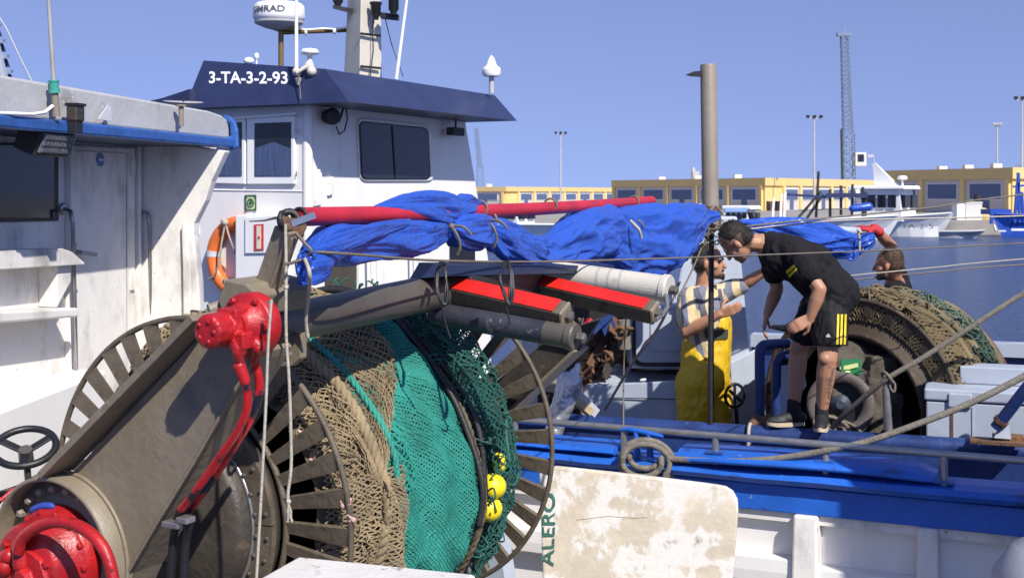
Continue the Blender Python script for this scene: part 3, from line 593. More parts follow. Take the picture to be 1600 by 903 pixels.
part('corner_post', MB().cyl(kz(.9) - (nL + nR) * .03, kz(3.99) - (nL + nR) * .03, .045, .045, 16), M_white, MBT)
# roof with sloping fascia
oR, oL = .55, .20
b1 = V((K.x, K.y, 3.97)) + nR * oR + nL * oL; b2 = P(808, 188, 13.3); b2.z = 3.97; b4 = b1 + dL * 1.75; b3 = b2 + dL * 2.6
t1 = P(508, 108, 10.82); t2 = P(773, 150, 13.68); t2.z = t1.z; t4 = onplane(318, 95, b1, (b4 - b1).cross(t1 - b1).normalized()); t3 = t4 + dR * 2.9
rf = part('roof', MB().add([b1, b2, b3, b4, t1, t2, t3, t4], [(3, 2, 1, 0), (4, 5, 6, 7), (0, 1, 5, 4), (1, 2, 6, 5), (2, 3, 7, 6), (3, 0, 4, 7)]), M_navy, MBT)
part('roof_lip', MB().prism([b1 + dL * t_ + V((0, 0, z_)) - nL * .01 for t_, z_ in ((1.70, .002), (2.24, .002), (2.20, .075), (2.02, .10), (1.70, .17))], nL * -1.6), M_navy, rf)
fu = ((t1 - b1) + (t4 - b4)).normalized(); fr = (t1 - t4).normalized(); fn_ = fr.cross(fu).normalized()
fl0 = onplane(327, 131, (b1 + b4) / 2, (b1 - b4).cross(t4 - b4).normalized()); fl1 = onplane(450, 132, (b1 + b4) / 2, (b1 - b4).cross(t4 - b4).normalized())
fpn = (b1 - b4).cross(t4 - b4).normalized(); fpn = fpn if fpn.y < 0 else -fpn; fup = onplane(327, 108, b1, fpn) - onplane(327, 131, b1, fpn)
part('registration_number', text_mesh('3-TA-3-2-93', fl0, fl1 - fl0, fup, (fl1 - fl0).length, .125, .004, .02), M_text, rf)
# windows on the aft wall
for (x0, x1) in ((330, 386), (389, 463)):
    fr_ = part('window', MB().prism([LP(x0, 181 + (463 - x0) * .02), LP(x1, 181 + (463 - x1) * .02), LP(x1, 288), LP(x0, 288 - (463 - x1) * .02)], nL * .03), M_pvc, MBT, .006)
    i0 = x0 + 9; i1 = x1 - 8
    part('window_pane', MB().prism([LP(i0, 193, .031), LP(i1, 191, .031), LP(i1, 275, .031), LP(i0, 276, .031)], nL * .004), M_glass, fr_)
    part('curtain', MB().prism([LP(i0 + 1, 232, .036), LP((i0 + i1) / 2, 222, .036), LP(i1 - 1, 232, .036), LP(i1 - 1, 275, .036), LP(i0 + 1, 275, .036)], nL * .002), M_curtain, fr_)
part('window_rail', MB().bar(LP(365, 185, .05), LP(462, 178, .05), .015, .02), M_pvc, MBT)
# window on the side wall
def rrect(x0, y0, x1, y1, dy, r=9, sk=0):
    pts = []
    for (cx, cy, a0) in ((x1 - r, y0 + r, -90), (x1 - r, y1 - r, 0), (x0 + r, y1 - r, 90), (x0 + r, y0 + r, 180)):
        for k in range(5):
            a = math.radians(a0 + k * 22.5); x = cx + r * math.cos(a); y = cy + r * math.sin(a); f = (x - x0) / (x1 - x0)
            pts.append((x + sk * (y - y0) / (y1 - y0), y + dy * f * (1 - 1.0 * (y - y0) / (y1 - y0))))
    return pts[::-1]
wn_ = part('window', MB().prism([RP(x, y) for x, y in rrect(556, 184, 672, 283, 13, 11, 4)], nR * .025), M_white, MBT, .008)
part('window_pane', MB().prism([RP(x, y, .026) for x, y in rrect(562, 191, 667, 279, 11, 8, 4)], nR * .006), M_glass, wn_)
part('window_gasket', MB().prism([RP(x, y, .0255) for x, y in rrect(560, 189, 669, 281, 11, 9, 4)], nR * .003), M_black, wn_)
part('weld_seam', MB().tube([RP(495, 336, .002), RP(620, 330, .002), RP(742, 322, .002)], .006, 5), M_white, MBT); part('weld_seam', MB().tube([LP(320, 297, .002), LP(400, 298, .002), LP(478, 299, .002)], .006, 5), M_white, MBT)
part('rubbing_bar', MB().bar(RP(490, 520, .02), RP(745, 470, .02), .04, .05), M_whiteD, MBT, .008)
for y_ in (200, 268): part('window_hinge', MB().bar(LP(463, y_, .035), LP(463, y_ + 8, .035), .012, .012), M_inox, MBT)
part('window_bar', MB().bar(RP(613, 197, .036), RP(618, 279, .036), .018, .008, nR), M_black, wn_)
c = RP(517, 183, .06); ln = part('deck_lamp', MB().lathe(c - nR * .05, nR * .6 + nL * .3, [(0, .05), (.06, .07), (.12, .075), (.13, .06)], 18), M_dark, MBT)
part('lamp_cable', MB().tube([RP(540, 165, .05), RP(543, 185, .08), RP(538, 205, .07), RP(530, 210, .06), RP(525, 197, .06)], .007, 6).tube([RP(538, 165, .06), RP(530, 190, .07), RP(522, 190, .07)], .010, 6), M_black, MBT)
c = RP(712, 206, .12); part('floodlight', MB().box(c, dR * .12, nR * .04, V((0, 0, .04))).bar(c, c + V((0, 0, .16)), .02, .02), M_dark, MBT, .006)
part('door_stop', MB().prism([RP(489, 266), RP(499, 264), RP(499, 320), RP(489, 322)], nR * .03).prism([RP(510, 280), RP(517, 276), RP(517, 303), RP(510, 306)], nR * .03), M_whiteD, MBT, .004)
dw = part('doorway', MB().prism([RP(507, 395), RP(556, 393), RP(556, 560), RP(507, 560)], nR * .01), mat('dark_brown_door', (.055, .045, .032), .6, bump=.2), MBT); part('door_frame', MB().prism([RP(557, 392), RP(563, 392), RP(563, 560), RP(557, 560)], nR * .03), M_pvc, dw)
for x_ in (581, 590, 648, 656): part('hand_post', MB().cyl(RP(x_, 380, .12), RP(x_ + 2, 520, .12), .016, .016, 8), M_pvc, MBT)
part('dark_opening', MB().prism([RP(702, 370), RP(741, 368), RP(741, 440), RP(702, 440)], nR * .012), M_black, MBT)
part('deck', MB().prism([V((b1.x, b1.y, 1.2)) + nR * 1.2 - dR * 1.6, V((b2.x, b2.y, 1.2)) + nR * 1.2 + dR * 1.5, V((b3.x, b3.y, 1.2)) + dR * 1.5, V((b4.x, b4.y, 1.2)) - dR * 1.6], (0, 0, -.5)), M_deck, MBT)
part('side_bulwark', MB().prism([V((b1.x, b1.y, .5)) + nR * 1.2 + dR * .8, V((b2.x, b2.y, .5)) + nR * 1.2 + dR * 1.5, V((b2.x, b2.y, 2.15)) + nR * 1.2 + dR * 1.5, V((b1.x, b1.y, 2.0)) + nR * 1.2 + dR * .8], nR * -.1), M_white, MBT)
# things on the aft wall: life ring, cabinet, signs
c = LP(376, 402, .06)
lr = thing('life_ring', 'orange life ring with grey bands on the wheelhouse wall', 'life ring', c - V((0, 0, .38)))
part('ring', MB().torus(c, nL, .305, .062, 64, 16), M_orange, lr)
x, y, _ = basis(nL)
for a in (45, 165, 285):
    a = math.radians(a + 10); part('band', MB().torus(c, nL, .305, .0645, 6, 16, a - .09, a + .09), M_tape, lr)
lp = LP(352, 348, .15)
part('grab_line', MB().tube([lp, LP(346, 380, .16), LP(343, 410, .16), LP(335, 432, .14), LP(326, 436, .1)], .009, 6).tube([lp, LP(358, 370, .16), LP(365, 390, .12), LP(374, 397, .06), LP(392, 410, .05)], .009, 6), M_string, lr)
part('line_knot', MB().ball(lp, .03).ball(LP(367, 393, .1), .022).ball(LP(349, 345, .14), .026), M_string, lr)
cb = thing('wall_cabinet', 'white equipment cabinet beside the life ring on the wheelhouse', 'cabinet', LP(415, 470, .05))
part('body', MB().prism([LP(386, 337), LP(446, 332), LP(446, 480), LP(386, 478)], nL * .16), M_pvc, cb, .008)
part('door_panel', MB().prism([LP(384, 340, .165), LP(441, 336, .165), LP(441, 395, .165), LP(384, 396, .165)], nL * .012), M_pvc, cb, .004)
part('red_sign', MB().prism([LP(397, 351, .18), LP(412, 350, .18), LP(412, 391, .18), LP(397, 392, .18)], nL * .003), M_sign_r, cb)
part('sign_print', MB().prism([LP(401, 353, .185), LP(408, 353, .185), LP(408, 389, .185), LP(401, 389, .185)], nL * .002).lathe(LP(404.5, 371, .186), nL, [(0, .026), (.003, .026)], 16), M_sign_c, cb)
part('sign_mark', MB().lathe(LP(404.5, 371, .19), nL, [(0, .012), (.003, .012)], 12), M_sign_r, cb)
sg = thing('safety_sign', 'small green life-ring sign under the wheelhouse windows', 'sign', LP(391, 330))
part('plate', MB().prism([LP(382.5, 305, .004), LP(400.5, 304.5, .004), LP(400.5, 329.5, .004), LP(382.5, 330, .004)], nL * .004), M_sign_g, sg)
part('ring_print', MB().prism([LP(385, 308, .009), LP(398, 308, .009), LP(398, 327, .009), LP(385, 327, .009)], nL * .002), M_sign_y, sg); part('print_mark', MB().torus(LP(391.5, 317.5, .012), nL, .034, .008, 24, 6).lathe(LP(391.5, 317.5, .011), nL, [(0, .018), (.003, .018)], 12), M_sign_g, sg)
for (dx, dy) in ((-7, -10), (7, -10), (-7, 10), (7, 10)): part('print_corner', MB().box(LP(391.5 + dx, 317.5 + dy, .012), dL * .013, nL * .002, V((0, 0, .013))), M_sign_g, sg)
sg = thing('notice', 'tiny red and white notice at the wheelhouse edge by the left boat', 'sign', LP(307, 366)); part('plate', MB().prism([LP(302, 354, .004), LP(312, 354, .004), LP(312, 367, .004), LP(302, 367, .004)], nL * .004), M_text, sg); part('print', MB().prism([LP(304, 357, .009), LP(310, 357, .009), LP(310, 363, .009), LP(304, 363, .009)], nL * .002), M_sign_r, sg)
# roof gear
RY = 12.2
rd = thing('radar', 'white radar dome lettered SIMRAD on a brass post above the roof', 'radar', P(439, 106, RY))
c = P(436, 38, RY); part('dome', MB().lathe(c, (0, 0, 1), [(-.0, .16), (.02, .225), (.06, .248), (.17, .238), (.195, .21), (.205, .12), (.207, .001)], 40), M_pvc, rd)
part('dome_base', MB().lathe(c, (0, 0, 1), [(-.06, .05), (-.035, .14), (.0, .225), (.015, .235), (.02, .22)], 40), M_greyfascia, rd)
lt = text_mesh('SIMRAD', (0, 0, 0), (1, 0, 0), (0, 0, 1), .36, .062, 0, .02); r_ = .249
lt.v = [V((c.x - .075 + math.sin((v.x - .18) / r_ * 1.0 - .32) * r_, c.y - math.cos((v.x - .18) / r_ * 1.0 - .32) * (r_ + .002), c.z + .085 + v.z)) for v in lt.v]
for v in lt.v: v.x += .075
part('lettering', lt, M_greytext, rd)
brass = mat('brass_tube', (.20, .135, .05), .45, metal=.4, bump=.1)
part('post', MB().cyl(P(439, 112, RY), P(439, 44, RY), .026, .026, 12), brass, rd); part('arm', MB().cyl(P(439, 51, RY), P(546, 47, 12.7), .024, .024, 12).bar(P(430, 46, RY), P(470, 46, RY), .12, .03), brass, rd)
part('arm_cable', MB().tube([P(455, 44, RY), P(480, 47, 12.3), P(505, 45, 12.4), P(523, 46, 12.5), P(545, 43, 12.6)], .01, 6).cyl(P(477, 51, RY + .1), P(480, 51, RY + .1), .032).cyl(P(521, 49, RY + .3), P(525, 49, RY + .3), .032), M_pvc, rd)
M_cream = mat('cream_mast_paint', (.66, .61, .50), .5, var=.05, bump=.1, spots=(.42, .36, .27), spot_lo=.64, spot_w=.15, spot_scale=5)
mt = thing('mast', 'cream box mast with dark navigation lights on the navy roof', 'mast', P(567, 122, 12.7))
mb0 = [P(537, 124, 12.6), P(562, 124, 12.3), P(597, 124, 12.7), P(570, 124, 13.0)]; mt0 = [P(546, -60, 12.6), P(565, -60, 12.35), P(594, -60, 12.7), P(574, -60, 12.95)]
part('column', MB().hexa(mb0, mt0), M_cream, mt, .01)
for y_ in (53, 104): part('step_bar', MB().cyl(P(564, y_, 12.28), P(594, y_ + 3, 12.6), .012, .012, 8), M_dark, mt)
part('mast_cable', MB().tube([P(590, 5, 12.5), P(582, 40, 12.45), P(583, 80, 12.45), P(578, 122, 12.4)], .007, 5).tube([P(602, 30, 12.6), P(612, 70, 12.5), P(630, 120, 12.4)], .005, 5), M_dark, mt)
part('yard', MB().hexa([P(520, 14, 12.3), P(551, 22, 12.4), P(551, 22, 12.7), P(520, 14, 12.7)], [P(520, 8, 12.3), P(551, 14, 12.4), P(551, 14, 12.7), P(520, 8, 12.7)]), M_black, mt); part('yard', MB().bar(P(595, 25, 12.5), P(623, 28, 12.5), .12, .05), M_black, mt)
for (x_, y_) in ((528, 0), (587, 20), (615, 12)):
    c = P(x_, y_, 12.4); part('navigation_light', MB().lathe(c + V((0, 0, -.07)), (0, 0, 1), [(0, .03), (.02, .03), (.05, .05), (.14, .05), (.15, .06), (.17, .06)], 16), M_black, mt)
for (x0, y0, x1, y1, lab) in ((463, 112, 463, -40, 'upright white whip antenna at the front of the navy roof'), (619, 124, 641, -40, 'slanting white whip antenna right of the cream mast')):
    Y_ = 10.86 if x0 == 463 else 12.2; a = thing('antenna', lab, 'antenna', P(x0, y0, Y_)); part('whip', MB().cyl(P(x0, y0, Y_), P(x1, y1, Y_), .018, .012, 10), M_pvc, a)
    if x0 == 463: part('clamp', MB().ball(P(463, 112, Y_), .035).cyl(P(463, 114, Y_ - .03), P(480, 104, Y_ - .02), .018).lathe(P(466, 122, Y_), (0, 0, -1), [(0, .03), (.06, .012)], 10), M_roller, a); part('tail', MB().cyl(P(467, 118, Y_ - .05), P(470, 155, Y_ - .1), .005), M_wire, a)
def mushroom(x_, ytop, ybot, Y_, r, lab, cone=False):
    a = thing('gps_antenna', lab, 'antenna', P(x_, ybot, Y_)); c = P(x_, ytop, Y_)
    if cone: part('cap', MB().lathe(c, (0, 0, 1), [(-.02, r), (-.06, r * 1.05), (-.09, r * .9)], 20).lathe(c, (0, 0, 1), [(-.03, r * 1.03), (.0, r * .95), (.02, r * .6), (.10, r * .3), (.13, r * .02)], 20), M_pvc, a)
    else: part('cap', MB().lathe(c, (0, 0, 1), [(-.035, r * .25), (-.02, r * .95), (0, r), (.02, r * .8), (.03, r * .02)], 24), M_pvc, a)
    part('stem', MB().cyl(c - V((0, 0, .03)), P(x_, ybot, Y_), r * .3, r * .3, 10), M_pvc if not cone else M_mast, a)
    return a
a = mushroom(484, 81, 104, 10.88, .078, 'white mushroom antenna with putty-coloured mount beside the front whip'); part('mount', MB().ball(P(483, 104, 10.87), .045).ball(P(487, 112, 10.85), .042), M_roller, a)
mushroom(389, 95, 106, 11.3, .045, 'low white dome on the roof edge above the lettering'); mushroom(401, 88, 106, 11.4, .022, 'thin white stub beside the low roof dome')
mushroom(768, 106, 146, 13.4, .095, 'white cone-topped antenna at the far end of the navy roof', True)
# ------------------------------------------------------------------ near net drum: one axle through gearbox, flanges and far arm
C1 = V((-1.0863, 4.3732, CAMH - 1.0790)); A = V((.4854, .8739, .0266)).normalized(); RV = V((A.y, -A.x, 0)).normalized(); UV = RV.cross(A).normalized()
if UV.z < 0: UV = -UV
def D(s, t=0, q=0): return C1 + A * s + RV * t + UV * q
def DP(px, py, s): return onplane(px, py, D(s), A)
def ringpt(s, r, th): return D(s, r * math.cos(th), r * math.sin(th))
FR = .66; LEN = 1.39
dr1 = thing('net_drum', 'large steel net drum with slatted flanges, red motors and taupe arm', 'net drum', D(.7, 0, -.75))
NS = 34
sl_me = bpy.data.meshes.new('slat')
mbs = MB().add([(x, y, z) for x in (.40, .655) for (y, z) in ((-.025, -.004), (.021, -.010), (.025, .004), (-.021, .010))], [(3, 2, 1, 0), (4, 5, 6, 7), (0, 1, 5, 4), (1, 2, 6, 5), (2, 3, 7, 6), (3, 0, 4, 7)])
mbs.v = [V((v.x, v.y * (.8 + .5 * (v.x - .4) / .25), v.z)) for v in mbs.v]
sl_me.from_pydata(mbs.v, [], mbs.f); sl_me.update(); sl_me.materials.append(M_slat)
def flange(parent, s, NS, inner, ph=0):
    f = part('flange', MB().torus(D(s), A, FR, .0105, 120, 8).torus(D(s), A, inner + .02, .012, 80, 6), M_slat, parent)
    for k in range(NS):
        th = 2 * math.pi * (k + ph) / NS + random.uniform(-.012, .012)
        x = RV * math.cos(th) + UV * math.sin(th); y = -RV * math.sin(th) + UV * math.cos(th)
        M = Matrix((x, y, A)).transposed().to_4x4() @ Matrix.Rotation(random.uniform(-.05, .05), 4, 'X'); M.translation = D(s)
        place('slat', sl_me, f, M)
    return f
f1 = flange(dr1, 0, NS, .38); f2 = flange(dr1, LEN, NS, .38, .4)
def disc(s0, s1, r0, r1, n=64): return MB().lathe(D(s0), A, [(0, r0), (0, r1), (s1 - s0, r1), (s1 - s0, r0), (0, r0)], n, close=False)
part('hub_disc', MB().lathe(D(-.06), A, [(0, .02), (0, .37), (.03, .385), (.05, .385), (.05, .02)], 64), M_steeldk, dr1)
for k in range(8):
    a0 = k * math.pi / 4 + .05; a1 = a0 + math.pi / 4 - .012; n = 10; mb = MB(); i0 = []; 
    for s in (-.078, -.058):
        for i in range(n + 1): i0.append(ringpt(s, .325, a0 + (a1 - a0) * i / n))
        for i in range(n + 1): i0.append(ringpt(s, .405, a0 + (a1 - a0) * i / n))
    m_ = n + 1; fs = []
    for i in range(n): fs += [(i, i + 1, m_ + i + 1, m_ + i), (2 * m_ + i, 3 * m_ + i, 3 * m_ + i + 1, 2 * m_ + i + 1), (m_ + i, m_ + i + 1, 3 * m_ + i + 1, 3 * m_ + i), (i, 2 * m_ + i, 2 * m_ + i + 1, i + 1)]
    fs += [(0, m_, 3 * m_, 2 * m_), (n, 2 * m_ + n, 3 * m_ + n, m_ + n)]
    pl = part('brake_segment', MB().add(i0, fs), M_slat, dr1)
    bolts('bolt', [(ringpt(-.078, r, a0 + (a1 - a0) * (i + .5) / 4), -A) for i in range(4) for r in (.34, .385)], .0075, .008, M_beam, pl)
part('brake_rim', MB().torus(D(-.075), A, .325, .008, 80, 8), M_inox, dr1)
part('axle', MB().cyl(D(-.5), D(LEN + .45), .06, .06, 20).cyl(D(.0), D(LEN), .2, .2, 24), M_dark, dr1)
part('far_hub_disc', MB().lathe(D(LEN + .0), A, [(0, .05), (0, .38), (.05, .38), (.05, .05)], 48), M_steeldk, dr1)
# near arm: plate with lips, from the axle up to the beam
ZW = -.55
web = [(338, 498), (418, 470), (415, 520), (396, 565), (370, 606), (305, 720), (245, 818), (197, 900), (170, 960), (60, 960), (30, 860), (60, 760), (110, 742)]
arm = part('arm', MB().prism([DP(x, y, ZW) for x, y in web], A * .025), M_steelpaint, dr1)
a_, b_ = DP(338, 496, ZW), DP(100, 738, ZW)
part('arm_lip', MB().hexa([a_ - A * .09, b_ - A * .09, b_ + A * .04, a_ + A * .04], [p + (UV * .017 - RV * .015) for p in (a_ - A * .09, b_ - A * .09, b_ + A * .04, a_ + A * .04)]), M_steelpaint, arm, .003)
edge = [DP(x, y, ZW) for x, y in ((402, 552), (396, 565), (370, 606), (305, 720), (245, 818), (197, 900), (170, 960))]
mb = MB()
for i in range(len(edge) - 1): mb.hexa([edge[i] + A * .02, edge[i + 1] + A * .02, edge[i + 1] + A * .15, edge[i] + A * .15], [p - (RV * .75 - UV * .65) * .016 for p in (edge[i] + A * .02, edge[i + 1] + A * .02, edge[i + 1] + A * .15, edge[i] + A * .15)])
part('arm_flange', mb, M_steelpaint, arm)
part('weld_seam', MB().tube([p - A * .003 for p in edge], .006, 6), M_steelpaint, arm)
CUP = D(ZW)
part('gear_housing', MB().lathe(CUP + A * .02, -A, [(0, .238), (.085, .238), (.09, .245), (.085, .253), (0, .253)], 64, close=False), M_steelpaint, arm)
part('housing_plate', MB().lathe(CUP - A * .005, -A, [(0, .235), (.004, .235), (.004, .01)], 48), M_steelpaint, arm)
part('housing_weld', MB().torus(CUP - A * .004, A, .257, .007, 64, 6), M_steelpaint, arm)
bolts('housing_bolt', [(D(ZW - .01, .207 * math.cos(k * .2856), .207 * math.sin(k * .2856)), -A) for k in range(22)], .013, .024, M_polebrown, arm)
gb = part('gear_motor', MB().lathe(CUP - A * .01, -A, [(0, .158), (.05, .158), (.055, .152), (.065, .138), (.13, .133), (.145, .126), (.15, .118), (.152, .01)], 40), M_red, dr1)
part('primer_smear', MB().tube([D(ZW - .055, .163 * math.cos(a * .06 + 1.5), .163 * math.sin(a * .06 + 1.5)) for a in range(12)], [.004] + [.011] * 10 + [.004], 8), mat('blue_smeared_primer', (.03, .07, .35), .5, bump=.3), gb)
bolts('gear_bolt', [(D(ZW - .062, .146 * math.cos(k * .4488), .146 * math.sin(k * .4488)), -A) for k in range(14)], .011, .014, M_red, gb)
bolts('gear_bolt', [(D(ZW - .160, .10 * math.cos(k * 1.047 + .3), .10 * math.sin(k * 1.047 + .3)), -A) for k in range(6)], .012, .012, M_red, gb)
part('motor_block', MB().lathe(D(ZW - .15, .02, -.02), -A, [(0, .09), (.018, .09), (.022, .084), (.022, .035), (.04, .033), (.044, .026), (.044, .001)], 8, smooth=False).cap(D(ZW - .14, -.15, -.10), D(ZW - .20, -.24, -.14), .032, .028).cap(D(ZW - .16, -.19, -.15), D(ZW - .18, -.22, -.06), .03, .03), M_red, gb, .012)
def spline(pts, n=8):
    pts = [V(p) for p in pts]; out = []
    for i in range(len(pts) - 1):
        p0, p1, p2, p3 = pts[max(i - 1, 0)], pts[i], pts[i + 1], pts[min(i + 2, len(pts) - 1)]
        for k in range(n):
            t = k / n; out.append(.5 * ((2 * p1) + (-p0 + p2) * t + (2 * p0 - 5 * p1 + 4 * p2 - p3) * t * t + (-p0 + 3 * p1 - 3 * p2 + p3) * t ** 3))
    return out + [pts[-1]]
part('hose', MB().tube(spline([DP(28, 862, -.74), DP(38, 838, -.74), DP(70, 818, -.74), DP(105, 816, -.74), DP(140, 832, -.74), DP(165, 862, -.74), DP(178, 910, -.74), DP(182, 960, -.74)]), .0175, 12), M_red, gb)
part('hose_fitting', MB().cap(DP(30, 852, -.72), DP(34, 880, -.72), .022, .026).cap(DP(8, 885, -.72), DP(-8, 930, -.54), .03, .025).cap(DP(14, 868, -.72), DP(-6, 878, -.72), .024, .02), M_red, gb)
# upper motor on the arm head
mo = DP(389, 508, ZW)
um = part('beam_motor', MB().lathe(mo, -A, [(-.03, .090), (.012, .090), (.016, .086), (.018, .068), (.04, .062), (.045, .055), (.07, .05)], 36), M_red, dr1)
e = mo - A * .065 - RV * .012 + UV * .0
part('motor_body', remeshed(MB().cap(mo - A * .04, e - A * .045, .047, .042).lathe(e - A * .03, -A, [(0, .043), (.01, .047), (.055, .047), (.062, .038)], 12).box(mo - A * .06 + UV * .022, RV * .034, A * .032, UV * .032).box(mo - A * .07 - UV * .03 + RV * .02, RV * .04, A * .024, UV * .022).cap(mo - A * .07, mo - A * .08 + RV * .035 - UV * .055, .026, .021).cap(mo - A * .05, mo - A * .03 + RV * .06 - UV * .05, .025, .020), .0035, 1, .0015, 60), M_red, um)
bolts('motor_bolt', [(mo - A * .015 + (RV * math.cos(k * 1.047) + UV * math.sin(k * 1.047)) * .078, -A) for k in range(6)], .010, .012, M_red, um)
bolts('motor_bolt', [(e - A * .089 + (RV * math.cos(k * 1.257) + UV * math.sin(k * 1.257)) * .028, -A) for k in range(5)], .007, .008, M_red, um)
def hose(pts, r, m_, nm='hose'): return part(nm, MB().tube(spline(pts), r, 12), m_, um)
h1 = [mo - A * .085 + RV * .035 - UV * .06, DP(374, 566, -0.62), DP(383, 595, -0.61), DP(386, 635, -0.60), DP(372, 672, -0.60), DP(340, 718, -0.59), DP(305, 768, -0.58), DP(283, 795, -0.57)]
h2 = [mo - A * .035 + RV * .06 - UV * .055, DP(397, 560, -0.55), DP(405, 595, -0.53), DP(400, 635, -0.53), DP(382, 672, -0.53), DP(350, 722, -0.52), DP(318, 768, -0.52), DP(292, 800, -0.52)]
M_redblk = mat('red_paint_on_black_hose', (.42, .010, .012), .3, var=.2, scale=10, bump=.4, bscale=30, coat=.3, spots=(.012, .012, .022), spot_lo=.54, spot_w=.05, spot_scale=9)
hose(h1, .0122, M_redblk); hose(h2, .0122, M_redblk)
part('hose_ferrule', MB().cap(h1[0], h1[1], .017, .015).cap(h1[1] + V((0, 0, -.01)), h1[2], .0185, .015).cap(h2[0], h2[1], .017, .014), M_red, um)
for (hh, dx) in ((h1, 0), (h2, 20)): hose([hh[-1], DP(276 + dx, 815, -0.56), DP(270 + dx, 850, -0.55), DP(266 + dx, 920, -0.55), DP(264 + dx, 980, -0.55)], .0122, M_black)
c = DP(272, 818, -0.58); part('hose_clamp', MB().box(c, RV * .03, A * .02, UV * .009).box(c + RV * .045 + UV * .018, RV * .02, A * .02, UV * .009), M_inox, um, .004)
part('guard_plate', MB().lathe(D(-.13), A, [(0, .02), (0, .30), (.02, .315), (.05, .32)], 48), M_steeldk, dr1)
# beam
B0 = D(-.34, .6, 0); zB = 2.81; B0.z = zB; B1 = B0 + A * .97; B1.z = 2.855
bm1 = part('beam', MB().tube([B0, B0.lerp(B1, .14), B0.lerp(B1, .145), B0.lerp(B1, .93), B1], [.066, .066, .060, .063, .064], 32), M_beam, dr1)
part('beam_collar', MB().tube([B1 - A * .02, B1, B1 + A * .06, B1 + A * .075], [.07, .078, .075, .06], 28), M_steeldk, bm1)
part('beam_foot', MB().prism([DP(x, y, -.28) for x, y in ((400, 530), (470, 520), (470, 560), (455, 572), (410, 575), (398, 560))], A * .03), M_steelpaint, bm1, .004)
bolts('foot_bolt', [(DP(426, 556, -.28), -A), (DP(452, 553, -.28), -A)], .010, .010, M_inox, bm1)
hb = part('head_block', MB().prism([DP(x, y, -.51) for x, y in ((340, 470), (352, 436), (384, 444), (404, 462), (395, 495), (350, 500))], A * .24), M_steelpaint, dr1, .006)
bolts('block_bolt', [(DP(354, 444, -.45), UV), (DP(372, 446, -.45), UV)], .012, .016, M_polebrown, hb)
part('side_pin', MB().cyl(DP(326, 484, -.51), DP(345, 478, -.48), .017, .017, 14), M_polebrown, dr1)
st0 = DP(402, 492, -.40); st1 = P(447, 362, 3.60)
part('boom_strut', MB().bar(st0, st1, .075, .022, -A), M_steelpaint, dr1, .004)
part('strut_rib', MB().bar(st0 + RV * .03, st1 + RV * .028, .012, .05, -A), M_steelpaint, dr1, .003)
# far arm
fz = LEN + .35
farw = [(720, 640), (870, 520), (935, 500), (905, 548), (880, 560), (806, 640), (745, 720), (690, 740), (690, 690)]
fa = part('far_arm', MB().prism([DP(x, y, fz) for x, y in farw], A * .03), M_steeldk, dr1)
mb = MB(); ed = [DP(x, y, fz) for x, y in ((905, 548), (806, 640), (745, 720))]
for i in range(2): mb.hexa([ed[i] - A * .05, ed[i + 1] - A * .05, ed[i + 1] + A * .10, ed[i] + A * .10], [p - (RV * .7 - UV * .7) * .014 for p in (ed[i] - A * .05, ed[i + 1] - A * .05, ed[i + 1] + A * .10, ed[i] + A * .10)])
part('far_arm_flange', mb, M_steelpaint, fa)
part('leg', MB().hexa([D(fz, -.02, 0), D(fz, .10, 0), D(fz + .1, .10, 0), D(fz + .1, -.02, 0)], [D(fz, .10, -1.1), D(fz, .30, -1.1), D(fz + .1, .30, -1.1), D(fz + .1, .10, -1.1)]), M_bluegrey, dr1); part('leg', MB().cyl(D(fz - .15, .12, -.30), D(fz - .15, .14, -1.1), .032, .032, 14), M_inox, dr1)
part('leg', MB().hexa([D(-.3, -.1, -.1), D(-.3, .10, -.1), D(-.22, .10, -.1), D(-.22, -.1, -.1)], [D(-.3, -.3, -1.1), D(-.3, .30, -1.1), D(-.22, .30, -1.1), D(-.22, -.3, -1.1)]), M_steeldk, dr1)
# guide frame: two red-topped bars and two rollers, square to the beam
gf = thing('net_guide', 'net guide frame of two red-topped square bars and two rollers', 'net guide', D(.95, .6, .5))
def redbar(p0, p1, w, roll=math.radians(31)):
    d = (p1 - p0).normalized(); sd = d.cross(V((0, 0, 1))).normalized(); u0 = sd.cross(d).normalized()
    if sd.y > 0: sd = -sd
    nf = (u0 * math.cos(roll) + sd * math.sin(roll)).normalized(); ns = nf.cross(d)          # painted face looks up and towards us
    b = part('square_bar', MB().box((p0 + p1) / 2, ns * w / 2, (p1 - p0) / 2, nf * w / 2), M_slat, gf, .006)
    part('red_top', MB().box(p0.lerp(p1, .48) + nf * (w / 2 + .001), ns * w * .47, (p1 - p0) * .48, nf * .002), M_redbar, b)
    part('end_plate', MB().box(p1 + d * .008, ns * w * .52, d * .008, nf * w * .52), M_steelpaint, b, .008); part('end_bolt', MB().lathe(p1 + d * .016, d, [(0, .024), (.016, .022), (.022, .012), (.023, .001)], 6, smooth=False), M_beam, b)
e1_ = P(880, 493, 4.40); s1_ = e1_ - RV * .50; s1_.z = 2.865; redbar(s1_, e1_, .074)
e2_ = P(1020, 488, 5.07); s2_ = e2_ - RV * .62; s2_.z = 2.84; redbar(s2_, e2_, .071)
def roller(p0, p1, r, m_, m2, nm):
    d = (p1 - p0).normalized(); rr = part('roller', MB().lathe(p0, d, [(0, r * .98), ((p1 - p0).length * .3, r), ((p1 - p0).length * .8, r), ((p1 - p0).length - .005, r * .97)], 28), m_, gf, label=nm)
    part('roller_cap', MB().lathe(p1, d, [(-.10, r * 1.012), (-.02, r * 1.012), (-.015, r * 1.12), (.006, r * 1.12), (.012, r * 1.06), (.012, r * .4)], 28, smooth=False), m2, rr); part('end_bolt', MB().lathe(p1 + d * .02, d, [(0, .022), (.022, .020), (.028, .012), (.029, .001)], 6, smooth=False), M_beam, rr)
    return rr
